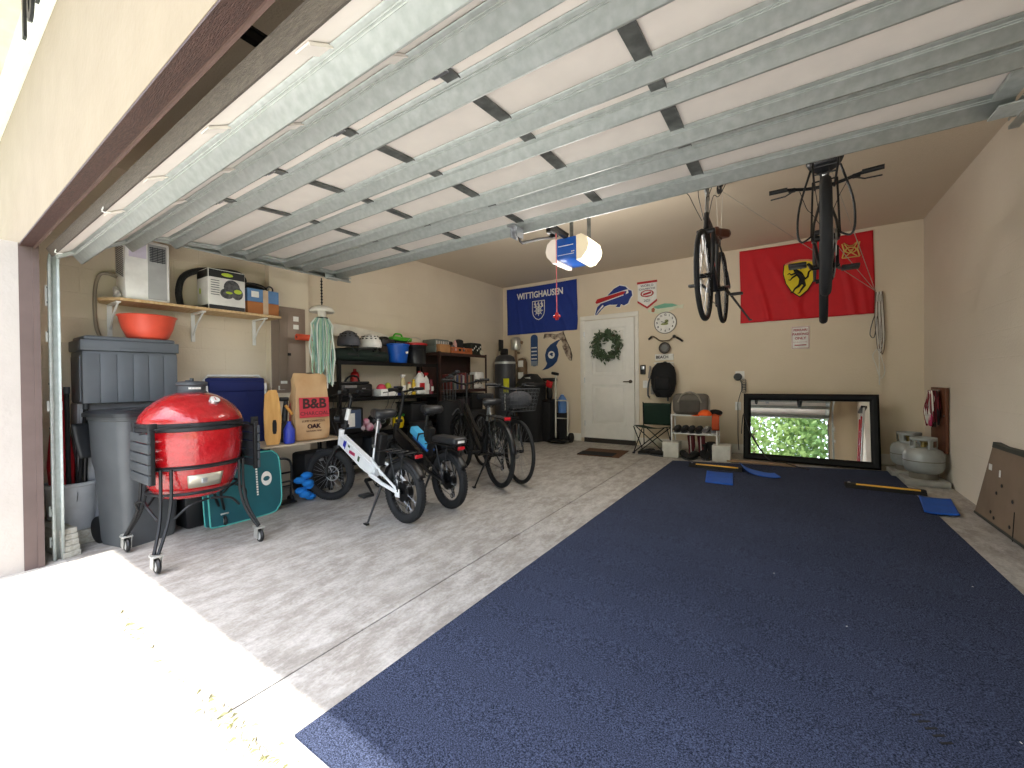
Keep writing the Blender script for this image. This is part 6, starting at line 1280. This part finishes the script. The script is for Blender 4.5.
gn = g_.nodes.new('ShaderNodeTexNoise'); gr = g_.nodes.new('ShaderNodeValToRGB'); gr.color_ramp.elements[0].color = (.86, .88, .88, 1); gr.color_ramp.elements[1].color = (.90, .92, .92, 1); g_.links.new(gn.outputs[0], gr.inputs[0]); g_.links.new(gr.outputs[0], gb.inputs['Base Color'])
mb = MB(); mb.box((0, -.006, MH/2), (MW-2*FW+.01, .004, MH-2*FW+.01)); mb.build('mirror_glass', gm, mr, 0)
# support board behind the mirror
single('wooden_prop', MB().box((0, 0, .36), (.9, .12, .72), bev=.01), mat('prop_ply', '#8f7a5c', .8), 'plywood case behind the leaning mirror against the back wall', 'case', (.19, 6.60, 0.0-.004))
mb = MB(); mb.box((0, 0, .012), (.74, .10, .022), bev=.003)
single('floor_plank', mb, mat('plank_tan', '#a4886b', .7, col2='#8f7355', scale=5, stretch=(1, 8, 8)), 'pale tan plank lying on the floor at the foot of the leaning mirror', 'plank', (-.30, 6.03, gz(6.03)+.010), rz=.06)
mb = MB(); mb.tube(smoothpath([(-.55, 6.60, .30), (-.50, 6.33, .60), (-.42, 6.24, .36), (-.28, 6.17, .12), (-.18, 6.12, .035), (-.05, 6.02, .04), (.12, 5.90, .018), (.20, 5.86, .016)], 6), .006, n=6)
single('power_cable', mb, BLK, 'black power cable draped across the lower left corner of the mirror', 'cable', (0, 0, 0), smooth=60)

# parking stops and blue mats
def stop(label, x0, x1, y, rz):
    t = thing('parking_stop', label, 'parking stop', ((x0+x1)/2, y, gz(y)+.0105), rz, 'parking stops'); L = x1-x0
    mb = MB(); mb.prism([(-.075, 0), (.075, 0), (.055, .035), (-.03, .045), (-.055, .03)], L+.10, (-(L+.10)/2, 0, 0), (PI/2, 0, PI/2)); mb.build('rubber_body', BLKM, t, 20)
    mb = MB(); mb.box((0.02, -.040, .036), (L-.02, .028, .016), (-.5, 0, 0), bev=.003); mb.build('yellow_strip', mat('amber_strip', '#e8ad3e', .5), t)
    mb = MB(); mb.cyl((-L/2-.02, 0, .03), (-L/2-.02, 0, .046), .012, n=10); mb.build('bolt', STEEL, t)
stop('yellow striped parking stop on the left of the carpet before the mirror', -.98, -.50, 5.50, -.0)
stop('yellow striped parking stop on the right edge of the carpet', .52, 1.0, 5.28, 0)
def pad(label, cs, curl, loc=None):
    cx_ = sum(c[0] for c in cs)/4; cy_ = sum(c[1] for c in cs)/4
    def fn(u, v):
        a = [cs[0][k]*(1-u)+cs[1][k]*u for k in (0, 1)]; b = [cs[3][k]*(1-u)+cs[2][k]*u for k in (0, 1)]
        x, y = [a[k]*(1-v)+b[k]*v for k in (0, 1)]
        return (x-cx_, y-cy_, gz(y)-gz(cy_)+curl*(abs(2*u-1)**3)*(1 if u < .5 else .5)+.004)
    mb = MB(); mb.sheet(fn, 16, 10); single('foam_mat', mb, mat('bright_blue_foam', '#0b55b8', .6, bump=.3), label, 'mat', (cx_, cy_, gz(cy_)+.0135), smooth=60, solid=.006)
pad('bright blue mat in front of the left parking stop', [(-.735, 4.74), (-.475, 4.75), (-.53, 5.30), (-.80, 5.28)], .004)
pad('bright blue curled mat right of the left parking stop', [(-.42, 5.38), (-.07, 5.24), (-.13, 5.42), (-.50, 5.72)], .05)
pad('bright blue mat lying over the right carpet edge', [(.905, 4.58), (1.115, 4.62), (1.185, 5.15), (.975, 5.13)], .012)

# propane tanks
single('paver', MB().box((0, 0, .03), (.33, .31, .06), bev=.006), mat('paver_grey', '#98968e', .9, bump=.4), 'grey concrete paver under the front propane tank', 'paver', (1.14, 5.80, gz(5.8)), rz=.0)
single('paver', MB().box((0, 0, .03), (.31, .30, .06), bev=.006), mat('paver_grey', '#98968e'), 'grey concrete paver under the rear propane tank', 'paver', (1.09, 6.18, gz(6.17)), rz=0)
TNK = mat('tank_grey_paint', '#8f928f', .45, .2, col2='#a9aca9', scale=6); RST = mat('tank_scuff', '#6c6558', .8)
def tank(label, x, y, rz):
    t = thing('propane_tank', label, 'propane tank', (x, y, gz(y)+.061), rz, 'propane tanks in the corner')
    mb = MB(); mb.lathe([(.001, .05), (.10, .052), (.138, .075), (.155, .12), (.156, .235), (.14, .28), (.10, .305), (.03, .315), (.001, .316)], 36); mb.build('cylinder', TNK, t, 60)
    mb = MB(); mb.lathe([(.105, 0), (.11, 0), (.108, .06), (.103, .06)], 32, caps=False); mb.lathe([(.156, .176), (.1575, .178), (.1575, .182), (.156, .184)], 36, caps=False); mb.build('foot_ring', RST, t)
    mb = MB(); n_ = 40; vs = []
    def cut(a): return abs((a % PI)-PI/2) < .42
    for k in range(n_+1):
        a = 2*PI*k/n_
        for z in (.295, .325, .385, .415): vs.append((.10*math.cos(a), .10*math.sin(a), z))
    fs = []
    for k in range(n_):
        a = 2*PI*(k+.5)/n_; q = a % (2*PI/3)
        if q < 1.15: fs.append((4*k, 4*k+4, 4*k+5, 4*k+1))
        hole = .35 < q < 1.0
        if (not hole) and q < 1.25: fs.append((4*k+1, 4*k+5, 4*k+6, 4*k+2))
        fs.append((4*k+2, 4*k+6, 4*k+7, 4*k+3))
    mb.add(vs, fs); mb.build('collar', TNK, t, 60, solid=.005)
    mb = MB(); mb.cyl((0, 0, .31), (0, 0, .365), .022, n=12); mb.cyl((0, -.0, .35), (.0, -.06, .35), .016, n=12); mb.cyl((0, 0, .365), (0, 0, .39), .03, .034, 12); mb.build('valve', mat('brass', '#8c7a48', .4, .7), t)
tank('grey propane tank on the paver nearest the camera by the right wall', 1.14, 5.80, .6)
tank('grey propane tank tucked behind the front one in the corner', 1.10, 6.18, 1.6)
# wooden board with corded net on the right wall
wb_ = thing('wooden_board', 'brown wooden board leaning upright against the right wall behind the tanks', 'board', (XR-.02, 6.05, .30), rot=(0, 0, 0))
mb = MB(); mb.box((-.0, 0, .33), (.025, .50, .66), bev=.004); mb.build('plank', mat('walnut_board', '#6b3d24', .6, col2='#5a311c', scale=5, stretch=(6, 6, 1)), wb_)
mb = MB(); mb.cyl((-.012, -.22, .38), (-.02, -.22, .38), .008, n=8); mb.build('screw', STEEL, wb_)
rs = thing('jump_rope', 'bundle of red white and black cords hanging in front of the brown board', 'rope', (1.245, 5.98, .93))
cm = [mat('cord_maroon', '#7a2530', .8), PAPER, BLKM]
for k in range(22):
    y0 = .10*math.sin(k*1.7); x0 = .03*math.cos(k*2.3); L = .26+.14*((k*7) % 5)/5
    mb = MB(); mb.tube(smoothpath([(x0, y0*.3, 0), (x0+.01, y0+.03, -.08), (x0*1.4, y0*1.3+.03, -L*.6), (x0, y0, -L), (x0-.01, y0-.03, -L*.6), (x0, y0*.3-.03, -.05), (x0, y0*.3, 0)], 4), .007, n=5); mb.build('cord', cm[k % 3], rs, 60)
mb = MB(); mb.box((-.03, -.06, -.30), (.02, .07, .13), (.1, 0, 0), bev=.01); mb.build('pink_tag', mat('magenta_tag', '#b22b5b', .6), rs)
mb = MB(); mb.cyl((0, 0, 0), (.082, 0, .0), .008, n=8); mb.build('wall_hook', STEEL, rs)

# flattened cardboard against the right wall
cbx = thing('flat_carton', 'large flattened brown carton leaning against the right wall at the picture edge', 'cardboard', (1.252, 4.33, gz(4.3)), rot=(-.0, .045, 0))
mb = MB(); mb.prism([(-.60, 0), (.53, 0), (.25, .605), (.10, .59), (-.30, .60), (-.60, .61)], .035, (0, 0, 0.012), (PI/2, 0, PI/2)); mb.build('carton_sheet', mat('dull_cardboard', '#83705d', .9, col2='#75624f', scale=3), cbx, 20)
mb = MB(); mb.prism([(-.60, .575), (.262, .57), (.25, .612), (.10, .60), (-.30, .612), (-.60, .62)], .041, (-.003, 0, .012), (PI/2, 0, PI/2)); mb.m = 0; mb.prism([(-.60, -.004), (.54, -.004), (.53, .016), (-.60, .016)], .041, (-.003, 0, .012), (PI/2, 0, PI/2)); mb.build('dark_edge_tape', mat('dark_tape', '#34362f', .7), cbx, 0)
for (y, z, w_, h_, m) in ((.27, .43, .05, .045, PAPER), (.10, .41, .02, .05, PAPER)):
    mb = MB(); mb.box((-.002, y, z), (.003, w_, h_)); mb.build('label_sticker', m, cbx)
for (y, z) in ((.14, .26), (.22, .10), (.16, .07), (-.12, .26), (-.10, .08), (.06, .33)):
    mb = MB(); mb.cyl((.0, y, z), (-.003, y, z), .013, n=10); mb.build('puncture', BLKM, cbx)
mb = MB(); mb.box((-.002, -.16, .10), (.003, .006, .2)); mb.build('crease', BLKM, cbx)

# ================================================================== by the house door
dm = thing('door_mat', 'brown and black doormat on the concrete before the house door', 'doormat', (-2.30, 5.84, gz(5.84)), math.radians(4))
mb = MB(); mb.box((0, 0, .006), (.62, .56, .012), (S, 0, 0), bev=.003); mb.build('mat_base', mat('coir_brown', '#5f4028', .95, bump=1, bscale=150), dm); mb = MB(); mb.box((-.05, -.14, .0115), (.52, .26, .006), (S, 0, 0)); mb.build('black_panel', mat('mat_black', '#121012', .95), dm)
fc = thing('folding_chair', 'dark green folding camp chair right of the house door', 'chair', (-1.645, 6.17, gz(6.15)), math.radians(-3))
CG = mat('camp_green', '#0e2a1e', .85, bump=.3)
mb = MB(); mb.sheet(lambda u, v: ((u-.5)*.40, .17-.035*v+.03*math.sin(u*PI), .40+.33*v-.0*u), 12, 8); mb.build('backrest', CG, fc, 60, solid=.006)
mb = MB(); mb.sheet(lambda u, v: ((u-.5)*(.48-.06*v), -.16+.34*v, .385+.03*(1-v)-.035*math.sin(u*PI)), 12, 8); mb.build('seat', CG, fc, 60, solid=.006)
for s in (-1, 1):
    mb = MB(); mb.tube([(s*.20, .16, .10), (s*.205, .14, .745)], .0085, n=8); mb.build('back_post', DKM, fc)
    mb = MB(); mb.tube([(s*.24, -.17, .02), (-s*.20, -.17, .40)], .0075, n=8); mb.build('leg', DKM, fc); mb = MB(); mb.tube([(s*.23, .17, .02), (-s*.20, .165, .38)], .0075, n=8); mb.build('leg', DKM, fc)
    mb = MB(); mb.tube([(s*.24, -.17, .02), (s*.22, .16, .36)], .0075, n=8); mb.tube([(s*.23, .17, .02), (s*.24, -.17, .40)], .0075, n=8); mb.build('leg', DKM, fc)
    mb = MB()
    for y in (-.17, .17): mb.box((s*.24, y, .012), (.035, .035, .022), bev=.004)
    mb.build('foot', BLK, fc)
def shoe(label, loc, rz, m, L=.27, hgt=.09, boot=0, sole=None, grp=None):
    t = thing('boot' if boot else 'shoe', label, 'shoe', loc, rz, grp)
    mb = MB(); vs = []; N = 9; K = 12
    for i in range(N+1):
        u = i/N; w_ = (.030+.018*math.sin(u*PI)*(1+.2*u)); h = hgt*(1-.58*max(0, (u-.35)/.65)**1.0) if u > .05 else hgt*.85
        if u > .93: w_ *= .6; h *= .7
        for k in range(K): a = 2*PI*k/K; vs.append((w_*math.cos(a), (u-.5)*L, .018+h/2+h/2*math.sin(a)))
    fs = [(i*K+k, i*K+(k+1) % K, (i+1)*K+(k+1) % K, (i+1)*K+k) for i in range(N) for k in range(K)]+[tuple(range(K))[::-1], tuple(N*K+k for k in range(K))]
    mb.add(vs, fs)
    if boot: mb.tube([(0, -.075, .05), (0, -.08, boot*.6), (.0, -.07, boot)], [.045, .05, .058], n=14)
    mb.build('upper', m, t, 60)
    mb = MB(); o = [(.034*math.cos(a)*(1.05 if math.sin(a) > 0 else .85), .5*L*math.sin(a)) for a in [2*PI*k/18 for k in range(18)]]; mb.prism(o, .018); mb.build('sole', sole or DGR, t, 20)
    if not boot:
        mb = MB()
        for k in range(4): mb.cyl((-.018, .0+.02*k, .018+hgt*(.98-.12*k)), (.018, .0+.02*k, .018+hgt*(.98-.12*k)), .003, n=5)
        mb.build('laces', PAPER if sole else DGR, t)
    return t
WC = mat('block_white', '#cfcdc4', .7)
for k, (x, lb_) in enumerate(((-1.37, 'white square block under the left end of the shoe rack'), (-.735, 'white square block under the right end of the shoe rack'))):
    single('foam_block', MB().box((0, 0, .105), (.215, .24, .21), bev=.006), WC, lb_, 'block', (x, 6.08, gz(6.1)), rz=.03)
rk = thing('shoe_rack', 'white metal two tier shoe rack standing on two white blocks', 'shoe rack', (-1.07, 6.11, .20))
for sx in (-1, 1):
    for sy in (-1, 1): mb = MB(); mb.cyl((sx*.285, sy*.11, 0), (sx*.285, sy*.11, .39), .010, n=10); mb.build('post', WHM, rk)
for z in (.125, .375):
    mb = MB()
    for y in (-.11, -.055, 0, .055, .11): mb.cyl((-.285, y, z), (.285, y, z), .008, n=8)
    mb.cyl((-.285, -.11, z), (-.285, .11, z), .008, n=8); mb.cyl((.285, -.11, z), (.285, .11, z), .008, n=8); mb.build('shelf_tubes', WHM, rk)
sm_ = [BLKM, BLKM, BLKM, BLKM, mat('shoe_grey', '#5a5a5c', .7), mat('shoe_grey', '#5a5a5c')]
for k in range(6): shoe(['leftmost black shoe on the lower tier of the shoe rack', 'second black shoe from the left on the shoe rack', 'third black shoe from the left on the shoe rack', 'fourth black shoe from the left on the shoe rack', 'grey shoe second from the right on the shoe rack', 'rightmost grey shoe on the lower tier of the shoe rack'][k], (-1.30+.094*k, 6.11, .335), PI+random.gauss(0, .06), sm_[k], .25, .075, sole=WHT if k > 3 else None, grp='shoes on the rack')
db_ = thing('duffel_bag', 'grey canvas duffel bag with rolled handles on top of the shoe rack', 'bag', (-1.12, 6.11, .585)); GCV = mat('grey_canvas', '#5c5750', .9, col2='#6b665e', scale=7, bump=.4, bscale=30)
mb = MB(); mb.box((0, 0, .145), (.46, .22, .29), bev=.07, seg=4); mb.build('bag_body', GCV, db_, 60); mb = MB(); mb.box((-.0, -.115, .12), (.26, .03, .16), bev=.012); mb.build('pocket', mat('grey_canvas_dark', '#4b4741', .9), db_)
mb = MB(); mb.tube(smoothpath([(-.15, -.11, .17), (-.10, -.10, .27), (.0, -.08, .31), (.10, -.10, .27), (.15, -.11, .17)], 4), .011, n=6); mb.tube(smoothpath([(.2, 0, .26), (.24, -.05, .2), (.24, -.08, .05)], 4), .012, n=6); mb.build('handle', mat('strap_tan', '#8a8377', .8), db_)
mb = MB(); mb.sph((0, 0, .0), (.085, .095, .075), 18, zmin=0); mb.sheet(lambda u, v: (-.06-.10*v*math.sin(u*PI)**.5-.01, (u-.5)*.15, .004-.012*v), 10, 4)
single('cap', mb, mat('bright_orange', '#f0601e', .7), 'bright orange cap on the front edge of the shoe rack', 'cap', (-.93, 6.02, .588), rz=.2, smooth=60, solid=.003)
mb = MB(); mb.sheet(lambda u, v: ((u-.5)*.09, -.02*math.sin(v*3)-.0, -.20*v+.02), 6, 8); mb.sheet(lambda u, v: ((u-.5)*.12, .14*v, .02+.01*math.sin(u*6)), 6, 4)
single('orange_cloth', mb, mat('dark_orange_cloth', '#b4481f', .8), 'dark orange cloth hanging over the right end of the shoe rack', 'cloth', (-.795, 5.98, .575), smooth=60, solid=.004)
mb = MB(); mb.sph((0, 0, .03), (.09, .07, .045), 12)
single('glove_pair', mb, BLKM, 'black gloves heaped behind the orange cap on the shoe rack', 'gloves', (-.82, 6.14, .588), smooth=60)
MAR = mat('maroon_fabric', '#5d1c24', .8)
for k in range(2):
    mb = MB(); mb.tube([(0, 0, .30), (.01, 0, .15), (.0, .0, .02)], [.05, .045, .03], n=14); mb.m = 1; mb.tube([(.0, -.05, .30), (.01, -.045, .05)], .005, n=5)
    single('rolled_cushion', mb, [MAR, PAPER], ['left maroon rolled cushion between the white blocks', 'right maroon rolled cushion between the white blocks'][k], 'cushion', (-1.13+.13*k, 6.14, gz(6.14)), smooth=60)
shoe('left tall black boot between the white blocks under the shoe rack', (-.96, 6.08, gz(6.1)), PI+.2, BLKM, .27, .11, .20, grp='boots under the shoe rack'); shoe('right tall black boot between the white blocks under the shoe rack', (-.885, 6.08, gz(6.1)), PI-.15, BLKM, .27, .11, .22, grp='boots under the shoe rack')
shoe('black shoe left between the white blocks on the floor', (-1.18, 5.98, gz(6)), PI+.5, BLKM, .27, .09); shoe('black shoe right of its partner on the floor between the blocks', (-1.08, 5.97, gz(6)), PI-.3, BLKM, .27, .09)
shoe('black clog lying under the green camp chair, left', (-1.72, 6.05, gz(6.05)), 1.9, BLKM, .24, .07); shoe('black clog lying under the green camp chair, right', (-1.57, 6.0, gz(6.0)), 1.2, BLKM, .24, .07)

# ================================================================== seen only in the mirror
ld = thing('step_ladder', 'white and red aluminium ladder leaning on the right wall near the opening', 'ladder', (1.14, 1.75, gz(1.75)), rot=(0, .07, 0))
for y in (-.22, .22): mb = MB(); mb.box((0, y, .98), (.028, .07, 1.96), bev=.004); mb.build('side_rail', mat('ladder_alloy', '#cfd0d0', .35, .6), ld)
for k in range(7): mb = MB(); mb.box((0, 0, .18+.27*k), (.035, .42, .03), bev=.004); mb.build('rung', mat('ladder_alloy', '#cfd0d0'), ld)
mb = MB(); mb.box((-.02, .14, 1.0), (.03, .06, 1.6), bev=.004); mb.box((-.02, -.14, 1.0), (.03, .06, 1.6), bev=.004); mb.build('red_brace', REDP, ld)
mb = MB(); mb.box((0, 0, 1.98), (.10, .48, .05), bev=.01); mb.build('top_cap', BLK, ld)
single('exercise_ball', MB().sph((0, 0, .16), .16, 24), mat('ball_blue', '#3d80b4', .5), 'blue exercise ball in the front right corner beside the ladder', 'ball', (1.10, .95, gz(.95)), smooth=60)
LEAFM = [mat('leaf_light', '#a3b86f', .7, col2='#7f9a58', scale=3), mat('leaf_mid', '#7f9a5c', .7, col2='#5f7f45', scale=3)]
def tree(x, y, h, r, label, k):
    t = thing('tree', label, 'tree', (x, y, -.33)); mb = MB(); mb.tube([(0, 0, 0), (.1, 0, h*.35), (.0, .1, h*.7)], [.18, .13, .05], n=10)
    for q in range(5): a = q*1.3; mb.tube([(.05, 0, h*(.3+.06*q)), (r*.55*math.cos(a), r*.55*math.sin(a), h*(.5+.07*q))], [.07, .02], n=6)
    mb.build('trunk', mat('bark', '#6a5a48', .9), t)
    mb = MB()
    for q in range(6500):
        a = random.random()*2*PI; v = random.random()*2-1; rr = r*(.5+.55*random.random()); c = Vector((rr*math.cos(a)*math.sqrt(1-v*v), rr*math.sin(a)*math.sqrt(1-v*v), h*.55+h*.46*v*(.7+.3*random.random())))
        d = Vector((random.gauss(0, 1), random.gauss(0, 1), random.gauss(0, 1))).normalized(); s_ = d.orthogonal().normalized(); L = .19
        mb.add([tuple(c-d*L), tuple(c+s_*L*.5), tuple(c+d*L), tuple(c-s_*L*.5)], [(0, 1, 2, 3)])
    lv = mb.build('foliage', LEAFM[k % 2], t, 0); lv['kind'] = 'stuff'
for k, (x, y, h, r) in enumerate(((-11.5, -19, 8, 2.9), (-6.9, -18.5, 9.5, 3.3), (-1.9, -18, 10.5, 3.6), (3.2, -18.5, 10.5, 3.6), (9.0, -20, 9, 3.2))):
    tree(x, y, h, r, ['leafy green tree across the street, first from the left when facing outside the garage', 'tall green tree across the street beside the first', 'light green smaller tree across the street opposite the carpet', 'tall darker tree across the street right of centre', 'light green tree across the street at the far side'][k], k)

# weeds in the joint between slab and driveway
mb = MB()
for k in range(170):
    x = -1.75+.75*random.random() if k % 3 else -2.9+1.3*random.random(); y = .61+random.gauss(0, .018)+(.03*random.random() if k % 3 else 0); z = gz(y); a = random.random()*PI; L = .008+.012*random.random()
    mb.add([(x-L*math.cos(a), y-L*math.sin(a), z), (x+L*math.cos(a), y+L*math.sin(a), z), (x, y, z+.012*random.random()+.004)], [(0, 1, 2)])
single('joint_weeds', mb, mat('dry_moss', '#c9c88c', .9, col2='#a5a080', scale=30), 'dry yellow moss and crumbs in the joint between driveway and slab', 'moss', smooth=0, kind='stuff')
